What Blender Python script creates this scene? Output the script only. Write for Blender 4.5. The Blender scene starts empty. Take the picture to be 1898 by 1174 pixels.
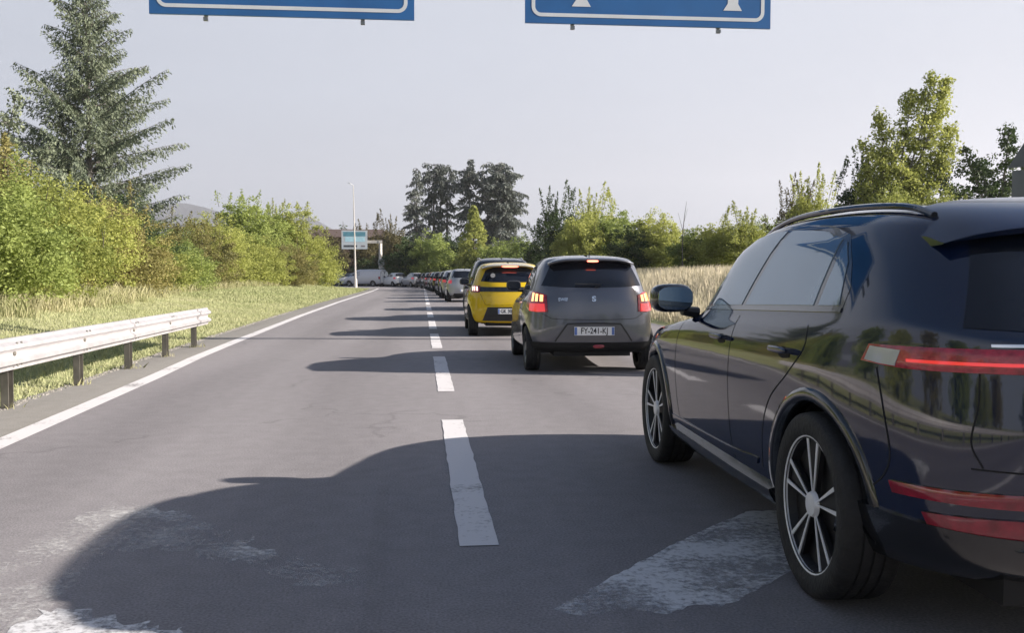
import bpy, math, random
import numpy as np
from mathutils import Vector, Matrix
R=math.radians; PI=math.pi
scn=bpy.context.scene
COL=scn.collection

# ---------------------------------------------------------------- camera
HCAM=1.27; FPX=1750.0
YAW=R(5.45); PITCH=R(2.49)
cd=bpy.data.cameras.new('camera'); cam=bpy.data.objects.new('camera',cd); COL.objects.link(cam)
cam.location=(0,0,HCAM); cam.rotation_euler=(R(90)-PITCH,0,-YAW)
cd.sensor_width=36; cd.lens=36*FPX/1898; cd.clip_start=0.05; cd.clip_end=30000
scn.camera=cam
CM=Matrix.Rotation(-YAW,3,'Z')@Matrix.Rotation(R(90)-PITCH,3,'X')
def ray(px,py): return CM@Vector(((px-949)/FPX,-(py-587)/FPX,-1))
def G(px,py,z=0.0):
    d=ray(px,py); t=(z-HCAM)/d.z; return Vector((0,0,HCAM))+d*t
def at(px,py,Y):
    d=ray(px,py); return Vector((0,0,HCAM))+d*(Y/d.y)

# ---------------------------------------------------------------- light
SUN_EL=R(24.3); SHF=R(9)      # shadows fall to the left and a little forward
w=bpy.data.worlds.new('World'); scn.world=w; w.use_nodes=True
nt=w.node_tree; bg=nt.nodes['Background']
sky=nt.nodes.new('ShaderNodeTexSky'); sky.sky_type='NISHITA'; sky.sun_disc=False
sky.sun_elevation=SUN_EL; sky.sun_rotation=R(90)+SHF
sky.air_density=1.0; sky.dust_density=1.5; sky.ozone_density=1.0
# thin high haze over the whole sky: softens the blue of the clear sky
hs=nt.nodes.new('ShaderNodeHueSaturation'); hs.inputs['Saturation'].default_value=2.2; hs.inputs['Value'].default_value=0.33
mx=nt.nodes.new('ShaderNodeMix'); mx.data_type='RGBA'
wtc=nt.nodes.new('ShaderNodeTexCoord'); wsp=nt.nodes.new('ShaderNodeSeparateXYZ'); nt.links.new(wtc.outputs['Generated'],wsp.inputs[0])
wmr=nt.nodes.new('ShaderNodeMapRange'); wmr.inputs['From Min'].default_value=0.28; wmr.inputs['From Max'].default_value=0.52
wmr.inputs['To Min'].default_value=0.94; wmr.inputs['To Max'].default_value=0.10; nt.links.new(wsp.outputs['Z'],wmr.inputs['Value']); nt.links.new(wmr.outputs[0],mx.inputs['Factor'])
mx.inputs['B'].default_value=(2.40,2.56,2.92,1)
nt.links.new(sky.outputs[0],hs.inputs['Color']); nt.links.new(hs.outputs[0],mx.inputs['A'])
wno=nt.nodes.new('ShaderNodeTexNoise'); wno.inputs['Scale'].default_value=2.2; wno.inputs['Detail'].default_value=5
wmp=nt.nodes.new('ShaderNodeMapping'); wmp.inputs['Scale'].default_value=(1,1,3.5); nt.links.new(wtc.outputs['Generated'],wmp.inputs[0]); nt.links.new(wmp.outputs[0],wno.inputs['Vector'])
wm2=nt.nodes.new('ShaderNodeMapRange'); wm2.inputs['From Min'].default_value=.3; wm2.inputs['From Max'].default_value=.7; wm2.inputs['To Min'].default_value=.955; wm2.inputs['To Max'].default_value=1.045; nt.links.new(wno.outputs['Fac'],wm2.inputs['Value'])
wvm=nt.nodes.new('ShaderNodeVectorMath'); wvm.operation='SCALE'; nt.links.new(mx.outputs['Result'],wvm.inputs[0]); nt.links.new(wm2.outputs[0],wvm.inputs['Scale'])
nt.links.new(wvm.outputs[0],bg.inputs[0]); bg.inputs[1].default_value=0.10
sd=bpy.data.lights.new('sun','SUN'); sun=bpy.data.objects.new('sun',sd); COL.objects.link(sun)
sd.energy=5.0; sd.angle=R(0.6); sd.color=(1.0,0.915,0.83)
ldir=Vector((-math.cos(SHF)*math.cos(SUN_EL),math.sin(SHF)*math.cos(SUN_EL),-math.sin(SUN_EL)))
sun.rotation_euler=ldir.to_track_quat('-Z','Y').to_euler()
scn.view_settings.view_transform='Standard'; scn.view_settings.look='None'
scn.view_settings.exposure=1.44; scn.view_settings.gamma=1.0

# ---------------------------------------------------------------- materials
MATS={}
def pm(name,col,rough=0.5,metal=0.0,coat=0.0,emis=None,es=0.0,ior=1.5,var=0.0,vscale=3.0,coatr=0.02,bump=0.0,bscale=30.0,col2=None,det=4):
    if name in MATS: return MATS[name]
    m=bpy.data.materials.new(name); m.use_nodes=True; n=m.node_tree.nodes; l=m.node_tree.links
    b=n['Principled BSDF']
    b.inputs['Base Color'].default_value=(*col,1); b.inputs['Roughness'].default_value=rough
    b.inputs['Metallic'].default_value=metal; b.inputs['IOR'].default_value=ior
    b.inputs['Coat Weight'].default_value=coat; b.inputs['Coat Roughness'].default_value=coatr
    if emis: b.inputs['Emission Color'].default_value=(*emis,1); b.inputs['Emission Strength'].default_value=es
    tc=n.new('ShaderNodeTexCoord')
    if var>0 or col2:
        no=n.new('ShaderNodeTexNoise'); no.inputs['Scale'].default_value=vscale; no.inputs['Detail'].default_value=det
        l.new(tc.outputs['Object'],no.inputs['Vector'])
        cr=n.new('ShaderNodeMapRange'); cr.inputs['From Min'].default_value=0.3; cr.inputs['From Max'].default_value=0.7
        l.new(no.outputs['Fac'],cr.inputs['Value'])
        mix=n.new('ShaderNodeMix'); mix.data_type='RGBA'
        c2=col2 if col2 else tuple(min(1,c*(1+var)) for c in col); c1=col if col2 else tuple(c*(1-var) for c in col)
        mix.inputs['A'].default_value=(*c1,1); mix.inputs['B'].default_value=(*c2,1)
        l.new(cr.outputs[0],mix.inputs['Factor']); l.new(mix.outputs['Result'],b.inputs['Base Color'])
    if bump>0:
        nb=n.new('ShaderNodeTexNoise'); nb.inputs['Scale'].default_value=bscale; nb.inputs['Detail'].default_value=5
        l.new(tc.outputs['Object'],nb.inputs['Vector'])
        bp=n.new('ShaderNodeBump'); bp.inputs['Strength'].default_value=bump; bp.inputs['Distance'].default_value=0.02
        l.new(nb.outputs['Fac'],bp.inputs['Height']); l.new(bp.outputs[0],b.inputs['Normal'])
    MATS[name]=m; return m

def paint(name,col,flake=0.25,metal=0.0):
    """car paint: coloured base under a clear coat, faint dust and a very slight ripple of the panels"""
    if name in MATS: return MATS[name]
    m=pm(name,col,rough=0.38,metal=metal,coat=1.0,coatr=0.03)
    n=m.node_tree.nodes; l=m.node_tree.links; b=n['Principled BSDF']
    b.inputs['Specular IOR Level'].default_value=0.5 if metal>0 else 0.0
    tc=n.new('ShaderNodeTexCoord'); no=n.new('ShaderNodeTexNoise'); no.inputs['Scale'].default_value=2.2; no.inputs['Detail'].default_value=2
    l.new(tc.outputs['Object'],no.inputs['Vector'])
    bp=n.new('ShaderNodeBump'); bp.inputs['Strength'].default_value=0.10; bp.inputs['Distance'].default_value=0.02
    l.new(no.outputs['Fac'],bp.inputs['Height']); l.new(bp.outputs[0],b.inputs['Coat Normal'])
    n2=n.new('ShaderNodeTexNoise'); n2.inputs['Scale'].default_value=9; n2.inputs['Detail'].default_value=6
    l.new(tc.outputs['Object'],n2.inputs['Vector'])
    mr=n.new('ShaderNodeMapRange'); mr.inputs['To Min'].default_value=0.03; mr.inputs['To Max'].default_value=0.08
    l.new(n2.outputs['Fac'],mr.inputs['Value']); l.new(mr.outputs[0],b.inputs['Coat Roughness'])
    return m

def leafmat(name,c1,c2,trans=0.35,rough=0.6):
    m=bpy.data.materials.new(name); m.use_nodes=True; n=m.node_tree.nodes; l=m.node_tree.links
    for x in list(n): n.remove(x)
    out=n.new('ShaderNodeOutputMaterial'); b=n.new('ShaderNodeBsdfPrincipled'); t=n.new('ShaderNodeBsdfTranslucent'); ms=n.new('ShaderNodeMixShader')
    geo=n.new('ShaderNodeNewGeometry'); tc=n.new('ShaderNodeTexCoord'); oi=n.new('ShaderNodeObjectInfo')
    no=n.new('ShaderNodeTexNoise'); no.inputs['Scale'].default_value=0.9; no.inputs['Detail'].default_value=3
    l.new(tc.outputs['Object'],no.inputs['Vector'])
    a=n.new('ShaderNodeMath'); a.operation='MULTIPLY'; a.inputs[1].default_value=0.45; l.new(geo.outputs['Random Per Island'],a.inputs[0])
    a2=n.new('ShaderNodeMath'); a2.operation='MULTIPLY_ADD'; a2.inputs[1].default_value=1.3; a2.inputs[2].default_value=-0.45; l.new(no.outputs['Fac'],a2.inputs[0])
    a3=n.new('ShaderNodeMath'); a3.operation='ADD'; l.new(a.outputs[0],a3.inputs[0]); l.new(a2.outputs[0],a3.inputs[1])
    a4=n.new('ShaderNodeMath'); a4.operation='MULTIPLY_ADD'; a4.inputs[1].default_value=0.5; l.new(oi.outputs['Random'],a4.inputs[0]); l.new(a3.outputs[0],a4.inputs[2])
    a4.use_clamp=True
    mix=n.new('ShaderNodeMix'); mix.data_type='RGBA'; mix.inputs['A'].default_value=(*c1,1); mix.inputs['B'].default_value=(*c2,1)
    l.new(a4.outputs[0],mix.inputs['Factor'])
    l.new(mix.outputs['Result'],b.inputs['Base Color']); l.new(mix.outputs['Result'],t.inputs['Color'])
    b.inputs['Roughness'].default_value=rough; b.inputs['Specular IOR Level'].default_value=0.25
    ms.inputs[0].default_value=trans; l.new(b.outputs[0],ms.inputs[1]); l.new(t.outputs[0],ms.inputs[2]); l.new(ms.outputs[0],out.inputs[0])
    MATS[name]=m; return m

# ---------------------------------------------------------------- object helpers
def tag(o,label=None,cat=None,group=None,kind=None):
    if label: o['label']=label
    if cat: o['category']=cat
    if group: o['group']=group
    if kind: o['kind']=kind
    return o
def empty(name,loc=(0,0,0),rz=0,**k):
    o=bpy.data.objects.new(name,None); COL.objects.link(o); o.location=loc; o.rotation_euler=(0,0,rz); o.empty_display_size=0.3
    return tag(o,**k)
def mesh_obj(name,V,F,mat=None,parent=None,smooth=True,sharp=None):
    me=bpy.data.meshes.new(name); me.from_pydata([tuple(v) for v in V],[],F); me.update()
    if smooth:
        me.polygons.foreach_set('use_smooth',[True]*len(me.polygons))
        if sharp:
            try: me.set_sharp_from_angle(angle=R(sharp))
            except Exception: pass
    if mat: me.materials.append(mat)
    o=bpy.data.objects.new(name,me); COL.objects.link(o)
    if parent: o.parent=parent
    return o
def np_mesh(name,V,F,mat,parent=None,smooth=False):
    """V (n,3), F (m,k) numpy"""
    me=bpy.data.meshes.new(name); m,k=F.shape
    me.vertices.add(len(V)); me.vertices.foreach_set('co',V.astype(np.float32).ravel())
    me.loops.add(m*k); me.loops.foreach_set('vertex_index',F.astype(np.int32).ravel())
    me.polygons.add(m); me.polygons.foreach_set('loop_start',(np.arange(m)*k).astype(np.int32))
    me.polygons.foreach_set('loop_total',np.full(m,k,np.int32))
    if smooth: me.polygons.foreach_set('use_smooth',np.ones(m,bool))
    me.update(calc_edges=True); me.validate()
    me.materials.append(mat)
    o=bpy.data.objects.new(name,me); COL.objects.link(o)
    if parent: o.parent=parent
    return o
def kids(o): return list(o.children)
def copy_tree(o,parent=None):
    c=o.copy(); COL.objects.link(c)
    if parent is not None:
        c.parent=parent; c.matrix_parent_inverse=o.matrix_parent_inverse.copy()
    for ch in kids(o): copy_tree(ch,c)
    return c

class MB:
    def __init__(s): s.V=[]; s.F=[]
    def add(s,V,F):
        b=len(s.V); s.V+= [tuple(v) for v in V]; s.F+=[tuple(i+b for i in f) for f in F]
    def box(s,c,d,rot=None,bev=0.0):
        x,y,z=[q/2 for q in d]; c=Vector(c)
        M=rot if rot is not None else Matrix.Identity(3)
        if bev<=0:
            P=[(-x,-y,-z),(x,-y,-z),(x,y,-z),(-x,y,-z),(-x,-y,z),(x,-y,z),(x,y,z),(-x,y,z)]
            s.add([c+M@Vector(p) for p in P],[(0,3,2,1),(4,5,6,7),(0,1,5,4),(1,2,6,5),(2,3,7,6),(3,0,4,7)])
        else: s.sell(c,(x,y,z),M,n=max(2.5,min(x,y,z)/bev*2.2))
    def sell(s,c,r,M=None,n=4,nu=12,nv=20):
        """rounded block (superellipsoid)"""
        c=Vector(c); M=M if M is not None else Matrix.Identity(3); e=2.0/n
        f=lambda v:math.copysign(abs(v)**e,v)
        V=[];F=[]
        for i in range(nu+1):
            ph=-PI/2+PI*i/nu
            for j in range(nv):
                th=2*PI*j/nv
                V.append(c+M@Vector((r[0]*f(math.cos(ph))*f(math.cos(th)),r[1]*f(math.cos(ph))*f(math.sin(th)),r[2]*f(math.sin(ph)))))
        for i in range(nu):
            for j in range(nv):
                k=(j+1)%nv; F.append((i*nv+j,i*nv+k,(i+1)*nv+k,(i+1)*nv+j))
        s.add(V,F)
    def tube(s,pts,rad,n=8,cap=True):
        pts=[Vector(p) for p in pts]
        if not hasattr(rad,'__len__'): rad=[rad]*len(pts)
        V=[];F=[];prev=None
        for i,p in enumerate(pts):
            a=pts[max(0,i-1)]; b=pts[min(len(pts)-1,i+1)]; t=(b-a).normalized()
            if prev is None:
                u=t.cross(Vector((0,0,1)));
                if u.length<1e-3: u=t.cross(Vector((0,1,0)))
            else: u=prev-t*prev.dot(t)
            u.normalize(); prev=u; v=t.cross(u)
            for k in range(n):
                an=2*PI*k/n; V.append(p+(u*math.cos(an)+v*math.sin(an))*rad[i])
        for i in range(len(pts)-1):
            for k in range(n):
                m=(k+1)%n; F.append((i*n+k,i*n+m,(i+1)*n+m,(i+1)*n+k))
        if cap: F.append(tuple(range(n-1,-1,-1))); F.append(tuple((len(pts)-1)*n+k for k in range(n)))
        s.add(V,F)
    def lathe(s,prof,c=(0,0,0),axis='x',n=40):
        """prof: list of (radius, offset along the axis)"""
        c=Vector(c); V=[];F=[]
        for r,a in prof:
            for k in range(n):
                t=2*PI*k/n; p=(a,r*math.cos(t),r*math.sin(t)) if axis=='x' else (r*math.cos(t),r*math.sin(t),a)
                V.append(c+Vector(p))
        for i in range(len(prof)-1):
            for k in range(n):
                m=(k+1)%n; F.append((i*n+k,i*n+m,(i+1)*n+m,(i+1)*n+k))
        s.add(V,F)
    def prism(s,poly,o,ux,uy,un,th):
        """flat polygon with thickness th: front face first"""
        o=Vector(o);ux=Vector(ux);uy=Vector(uy);un=Vector(un); n=len(poly)
        V=[o+ux*a+uy*b for a,b in poly]+[o+ux*a+uy*b-un*th for a,b in poly]
        F=[tuple(range(n)),tuple(range(2*n-1,n-1,-1))]+[(i,n+i,n+(i+1)%n,(i+1)%n) for i in range(n)]
        s.add(V,F)
    def build(s,name,mat,parent=None,smooth=True,sharp=35): return mesh_obj(name,s.V,s.F,mat,parent,smooth,sharp)

def text_mesh(name,txt,size,mat,parent,M,ext=0.001,sx=1.0,align='CENTER',bold=0.0):
    cu=bpy.data.curves.new('t','FONT'); cu.body=txt; cu.size=size; cu.extrude=ext; cu.align_x=align; cu.align_y='CENTER'; cu.offset=bold
    ob=bpy.data.objects.new('t',cu); COL.objects.link(ob)
    dg=bpy.context.evaluated_depsgraph_get(); me=bpy.data.meshes.new_from_object(ob.evaluated_get(dg))
    COL.objects.unlink(ob); bpy.data.objects.remove(ob)
    me.transform(M@Matrix.Diagonal((sx,1,1,1)))
    me.name=name; me.materials.clear(); me.materials.append(mat)
    o=bpy.data.objects.new(name,me); COL.objects.link(o)
    if parent: o.parent=parent
    return o

def sstep(a,b,x):
    t=np.clip((x-a)/(b-a),0,1); return t*t*(3-2*t)

# ================================================================ GROUND
def road_left(y):      # X of the left edge line
    return np.interp(y,[-60,0,7,12,15,18,30,45,77,92,100],[-3.05,-3.05,-3.16,-3.33,-3.48,-3.56,-3.8,-3.95,-4.0,-4.2,-5.5])
def hgt(x,y):
    x=np.asarray(x,float); y=np.asarray(y,float)
    el=road_left(y)-0.95
    hl=sstep(0,7,el-x)*0.5+sstep(8,60,el-x)*1.2
    fl=1-sstep(84,95,y)*(1-sstep(150,240,y))
    er=6.2
    hr=sstep(0.3,5.5,x-er)*1.15+sstep(5,40,x-er)*0.9
    fr=1-sstep(70,96,y)*0.9
    base=-0.04
    j=0.05*np.sin(x*1.3+y*.7)*np.sin(y*.9-x*.4)
    h=np.where(x<el,base+0.05*sstep(0,.5,el-x)+(hl+j*sstep(0,3,el-x))*fl,np.where(x>er,base+0.05*sstep(0,.4,x-er)+(hr+j*sstep(0,3,x-er))*fr,base))
    cross=(y>90)&(y<128)&(x<12)
    h=np.where(cross,np.minimum(h,base),h)
    return h
def H(x,y): return float(hgt(x,y))
def grid_ax(lo,hi,near,fine,growth=1.12):
    a=[0.0]; st=fine
    while a[-1]<hi:
        if a[-1]>near: st*=growth
        a.append(min(hi,a[-1]+st))
    b=[0.0]; st=fine
    while b[-1]>lo:
        if -b[-1]>near: st*=growth
        b.append(max(lo,b[-1]-st))
    return np.array(sorted(set(a+b)))
xs=grid_ax(-3300,3300,16,0.35); ys=grid_ax(-380,4300,100,0.6)
XX,YY=np.meshgrid(xs,ys,indexing='ij'); ZZ=hgt(XX,YY)
V=np.stack([XX,YY,ZZ],-1).reshape(-1,3); nx,ny=len(xs),len(ys)
ii,jj=np.meshgrid(np.arange(nx-1),np.arange(ny-1),indexing='ij'); a=(ii*ny+jj).ravel()
F=np.stack([a,a+ny,a+ny+1,a+1],-1)
def ground_mat():
    m=bpy.data.materials.new('verge_soil_and_grass'); m.use_nodes=True; n=m.node_tree.nodes; l=m.node_tree.links; b=n['Principled BSDF']
    tc=n.new('ShaderNodeTexCoord')
    def noise(sc,d=5):
        q=n.new('ShaderNodeTexNoise'); q.inputs['Scale'].default_value=sc; q.inputs['Detail'].default_value=d; l.new(tc.outputs['Object'],q.inputs['Vector']); return q
    def mixc(fac,A,B,lo,hi):
        r=n.new('ShaderNodeMapRange'); r.inputs['From Min'].default_value=lo; r.inputs['From Max'].default_value=hi; l.new(fac,r.inputs['Value'])
        x=n.new('ShaderNodeMix'); x.data_type='RGBA'; l.new(r.outputs[0],x.inputs['Factor'])
        for s,v in (('A',A),('B',B)):
            if isinstance(v,tuple): x.inputs[s].default_value=(*v,1)
            else: l.new(v,x.inputs[s])
        return x.outputs['Result']
    c=mixc(noise(0.35).outputs['Fac'],(0.28,0.31,0.13),(0.41,0.40,0.23),.35,.65)
    c=mixc(noise(3.5,8).outputs['Fac'],c,(0.20,0.25,0.075),.52,.75)
    b.inputs['Roughness'].default_value=0.9; b.inputs['Specular IOR Level'].default_value=0.15
    l.new(c,b.inputs['Base Color'])
    bp=n.new('ShaderNodeBump'); bp.inputs['Strength'].default_value=0.9; bp.inputs['Distance'].default_value=0.06
    l.new(noise(14,8).outputs['Fac'],bp.inputs['Height']); l.new(bp.outputs[0],b.inputs['Normal'])
    return m
ground=np_mesh('ground',V,F,ground_mat(),smooth=True); tag(ground,kind='structure')

def asphalt_mat(name,c1,c2,fine=90,tracks=True):
    m=bpy.data.materials.new(name); m.use_nodes=True; n=m.node_tree.nodes; l=m.node_tree.links; b=n['Principled BSDF']
    tc=n.new('ShaderNodeTexCoord')
    def noise(sc,d=5,vec=None):
        q=n.new('ShaderNodeTexNoise'); q.inputs['Scale'].default_value=sc; q.inputs['Detail'].default_value=d; l.new(vec or tc.outputs['Object'],q.inputs['Vector']); return q.outputs['Fac']
    def mr(v,lo,hi,a,bb):
        r=n.new('ShaderNodeMapRange'); r.inputs['From Min'].default_value=lo; r.inputs['From Max'].default_value=hi; r.inputs['To Min'].default_value=a; r.inputs['To Max'].default_value=bb; l.new(v,r.inputs['Value']); return r.outputs[0]
    def mul(a,c):
        q=n.new('ShaderNodeMath'); q.operation='MULTIPLY'; l.new(a,q.inputs[0]); l.new(c,q.inputs[1]); return q.outputs[0]
    mix=n.new('ShaderNodeMix'); mix.data_type='RGBA'; mix.inputs['A'].default_value=(*c1,1); mix.inputs['B'].default_value=(*c2,1)
    mp=n.new('ShaderNodeMapping'); mp.inputs['Scale'].default_value=(1.0,0.12,1); l.new(tc.outputs['Object'],mp.inputs['Vector'])
    l.new(mr(noise(0.9,6,mp.outputs[0]),.3,.7,0,1),mix.inputs['Factor'])
    f=mul(mr(noise(fine,3),.3,.7,.72,1.28),mr(noise(7,7),.3,.7,.93,1.07))
    # fine dark cracks and sealed seams
    vo=n.new('ShaderNodeTexVoronoi'); vo.feature='DISTANCE_TO_EDGE'; vo.inputs['Scale'].default_value=0.33
    wn=n.new('ShaderNodeTexNoise'); wn.inputs['Scale'].default_value=1.7; wn.inputs['Detail'].default_value=6; l.new(tc.outputs['Object'],wn.inputs['Vector'])
    va=n.new('ShaderNodeVectorMath'); va.operation='ADD'; l.new(tc.outputs['Object'],va.inputs[0]); l.new(wn.outputs['Color'],va.inputs[1]); l.new(va.outputs[0],vo.inputs['Vector'])
    crack=mr(vo.outputs['Distance'],0.0,0.012,.80,1.0)
    gate=mr(noise(.45,2),.50,.58,1.0,0.0)
    mg=n.new('ShaderNodeMath'); mg.operation='MAXIMUM'; l.new(crack,mg.inputs[0]); l.new(gate,mg.inputs[1])
    f=mul(f,mg.outputs[0])
    if tracks:
        sx=n.new('ShaderNodeSeparateXYZ'); l.new(tc.outputs['Object'],sx.inputs[0])
        pp=n.new('ShaderNodeMath'); pp.operation='PINGPONG'; pp.inputs[1].default_value=1.85
        ax_=n.new('ShaderNodeMath'); ax_.operation='ADD'; ax_.inputs[1].default_value=1.6; l.new(sx.outputs['X'],ax_.inputs[0]); l.new(ax_.outputs[0],pp.inputs[0])
        sb=n.new('ShaderNodeMath'); sb.operation='SUBTRACT'; sb.inputs[1].default_value=.78; l.new(pp.outputs[0],sb.inputs[0])
        ab=n.new('ShaderNodeMath'); ab.operation='ABSOLUTE'; l.new(sb.outputs[0],ab.inputs[0])
        f=mul(f,mr(ab.outputs[0],.12,.55,.90,1.03))
        st=mr(noise(1.1,6),.66,.74,1.0,.82); f=mul(f,st)
    mc=n.new('ShaderNodeMix'); mc.data_type='RGBA'; mc.blend_type='MULTIPLY'; mc.inputs['Factor'].default_value=1
    cb=n.new('ShaderNodeCombineColor'); [l.new(f,cb.inputs[i]) for i in range(3)]
    l.new(mix.outputs['Result'],mc.inputs['A']); l.new(cb.outputs[0],mc.inputs['B']); l.new(mc.outputs['Result'],b.inputs['Base Color'])
    b.inputs['Roughness'].default_value=0.85; b.inputs['Specular IOR Level'].default_value=0.3
    bp=n.new('ShaderNodeBump'); bp.inputs['Strength'].default_value=0.35; bp.inputs['Distance'].default_value=0.006
    l.new(noise(140,3),bp.inputs['Height']); l.new(bp.outputs[0],b.inputs['Normal'])
    return m
ASPH=asphalt_mat('asphalt',(0.193,0.181,0.186),(0.244,0.230,0.235))
ASPH2=asphalt_mat('shoulder_asphalt',(0.215,0.203,0.186),(0.265,0.253,0.232))
def strip(name,ysamp,xl,xr,z,mat,kind='structure',nxs=2,rag=0.0):
    rng=random.Random(5); V=[];F=[]
    for y in ysamp:
        a=float(xl(y))+(rng.uniform(-rag,rag)); b=float(xr(y))
        for k in range(nxs+1): V.append((a+(b-a)*k/nxs,y,z))
    c=nxs+1
    for i in range(len(ysamp)-1):
        for k in range(nxs): F.append((i*c+k,i*c+k+1,(i+1)*c+k+1,(i+1)*c+k))
    o=mesh_obj(name,V,F,mat,smooth=False); tag(o,kind=kind); return o
ysr=list(np.arange(-60,94,0.5))
strip('road',ysr,lambda y:road_left(y)-0.02,lambda y:6.1,0.0,ASPH)
strip('shoulder',ysr,lambda y:road_left(y)-0.80,lambda y:road_left(y)-0.02,0.0,ASPH2,rag=0.05)
strip('crossing_road',[93.5,127],lambda y:-120,lambda y:11,0.0005,ASPH)

def paint_mat(name,lo,hi,dark=(0.17,0.16,0.157),white=(0.62,0.60,0.60),see=False):
    m=bpy.data.materials.new(name); m.use_nodes=True; n=m.node_tree.nodes; l=m.node_tree.links; b=n['Principled BSDF']
    tc=n.new('ShaderNodeTexCoord')
    a=n.new('ShaderNodeTexNoise'); a.inputs['Scale'].default_value=28; a.inputs['Detail'].default_value=8; a.inputs['Roughness'].default_value=.7; l.new(tc.outputs['Object'],a.inputs['Vector'])
    c=n.new('ShaderNodeTexNoise'); c.inputs['Scale'].default_value=2.2; c.inputs['Detail'].default_value=4; l.new(tc.outputs['Object'],c.inputs['Vector'])
    ad=n.new('ShaderNodeMath'); ad.operation='ADD'; l.new(a.outputs['Fac'],ad.inputs[0]); l.new(c.outputs['Fac'],ad.inputs[1])
    r=n.new('ShaderNodeMapRange'); r.inputs['From Min'].default_value=lo; r.inputs['From Max'].default_value=hi; l.new(ad.outputs[0],r.inputs['Value'])
    x=n.new('ShaderNodeMix'); x.data_type='RGBA'; x.inputs['A'].default_value=(*dark,1); x.inputs['B'].default_value=(*white,1)
    l.new(r.outputs[0],x.inputs['Factor']); l.new(x.outputs['Result'],b.inputs['Base Color']); b.inputs['Roughness'].default_value=.75
    if see:   # worn through: bare road shows between the flakes of paint
        tr=n.new('ShaderNodeBsdfTransparent'); ms=n.new('ShaderNodeMixShader'); l.new(r.outputs[0],ms.inputs[0]); l.new(tr.outputs[0],ms.inputs[1]); l.new(b.outputs[0],ms.inputs[2]); l.new(ms.outputs[0],n['Material Output'].inputs['Surface'])
        x.inputs['A'].default_value=(*white,1)
    bp=n.new('ShaderNodeBump'); bp.inputs['Strength'].default_value=.4; bp.inputs['Distance'].default_value=.004; l.new(a.outputs['Fac'],bp.inputs['Height']); l.new(bp.outputs[0],b.inputs['Normal'])
    return m
PLINE=paint_mat('road_paint',0.70,0.92); PWORN=paint_mat('worn_road_paint',0.80,1.08,white=(0.60,0.60,0.61),see=True); PWORN2=paint_mat('nearly_gone_road_paint',.94,1.28,white=(0.54,0.53,0.52),see=True)
strip('edge_line',list(np.arange(-60,93,0.4)),lambda y:road_left(y)-0.10,lambda y:road_left(y)+0.10,0.004,PLINE,nxs=1,rag=0.004)
V=[];F=[]; rng=random.Random(3)
def dash(y0,y1,xc,wd):
    n=24; b=len(V)
    for i in range(n+1):
        y=y0+(y1-y0)*i/n
        V.append((xc-wd/2+rng.uniform(-.006,.006),y,.004)); V.append((xc+wd/2+rng.uniform(-.006,.006),y,.004))
    for i in range(n): F.append((b+2*i,b+2*i+1,b+2*i+3,b+2*i+2))
edges=[(-7.9,-3.7),(-1.8,2.45),(4.37,8.25),(10.30,14.75),(16.45,20.6),(22.4,26.6)]
y=28.5
while y<92: edges.append((y,y+4.2)); y+=6.1
for a_,b_ in edges: dash(a_,b_,0.262,0.185)
tag(mesh_obj('centre_line',V,F,PLINE,smooth=False),kind='structure')
def flat_poly(name,pts,mat,z=0.0018,rag=.003):
    from mathutils.geometry import tessellate_polygon
    P=[G(*p) for p in pts]; Q=[]; rj=random.Random(len(pts))
    for i,p in enumerate(P):
        q=P[(i+1)%len(P)]; k=max(1,int((q-p).length/.035))
        for j in range(k): e=p+(q-p)*j/k; Q.append(Vector((e.x+rj.gauss(0,rag),e.y+rj.gauss(0,rag*1.6),z)))
    P=Q
    o=mesh_obj(name,P,[tuple(t) for t in tessellate_polygon([P])],mat,smooth=False)
    tag(o,kind='structure'); return o
flat_poly('worn_arrow_marking',[(1026,1133),(1110,1085),(1210,1030),(1300,985),(1385,950),(1450,946),(1600,930),(1680,965),(1560,1010),(1460,1062),(1405,1095),(1340,1128),(1290,1122),(1235,1140),(1150,1132),(1080,1142)],PWORN,rag=.004)
flat_poly('worn_curved_marking',[(-60,1125),(-40,1060),(40,1015),(130,965),(215,930),(330,950),(430,990),(520,1030),(690,1075),(700,1095),(560,1085),(420,1040),(300,1020),(190,1025),(150,1060),(110,1110),(60,1180),(-60,1240)],PWORN2,rag=.02)
flat_poly('faded_sunlit_marking',[(100,1128),(330,1172),(420,1230),(100,1290),(-60,1270),(20,1165)],PWORN,z=0.0026,rag=.02)  # worn paint remains; the white also paints in sunlight beyond the SUV shadow
flat_poly('repaired_asphalt_strip',[(700,900),(722,900),(705,1240),(660,1240)],asphalt_mat('sealed_asphalt',(0.186,0.174,0.178),(0.232,0.219,0.223)),z=0.0011)

# hills on the horizon
hv=[];hf=[]; prof=[(-2600,150),(-1700,215),(-1100,265),(-900,255),(-700,235),(-560,205),(-470,185),(-380,200),(-300,165),(-200,105),(-100,70),(60,55),(300,75),(700,60),(1200,90),(2000,70),(3000,120)]
hx=np.linspace(-3000,3200,240); hz=np.interp(hx,[p[0] for p in prof],[p[1] for p in prof])
rs=np.random.RandomState(4); nz=np.cumsum(rs.randn(240))*1.1; nz-=np.linspace(nz[0],nz[-1],240); hz=hz+nz*.8
rows=[(0,2500),(.35,2750),(.75,3000),(1,3200),(.6,3500),(0,3900)]
for fz,yy in rows:
    for i,x in enumerate(hx): hv.append((x,yy+40*math.sin(i*.3),hz[i]*fz*0.97+6*fz*math.sin(i*.8+yy)-1))
for r_ in range(len(rows)-1):
    for i in range(239): a=r_*240+i; hf.append((a,a+1,a+241,a+240))
tag(mesh_obj('hills',hv,hf,pm('wooded_hillside',(0.05,0.055,0.06),.95,var=.4,vscale=.01,det=8)),kind='structure')

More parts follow.
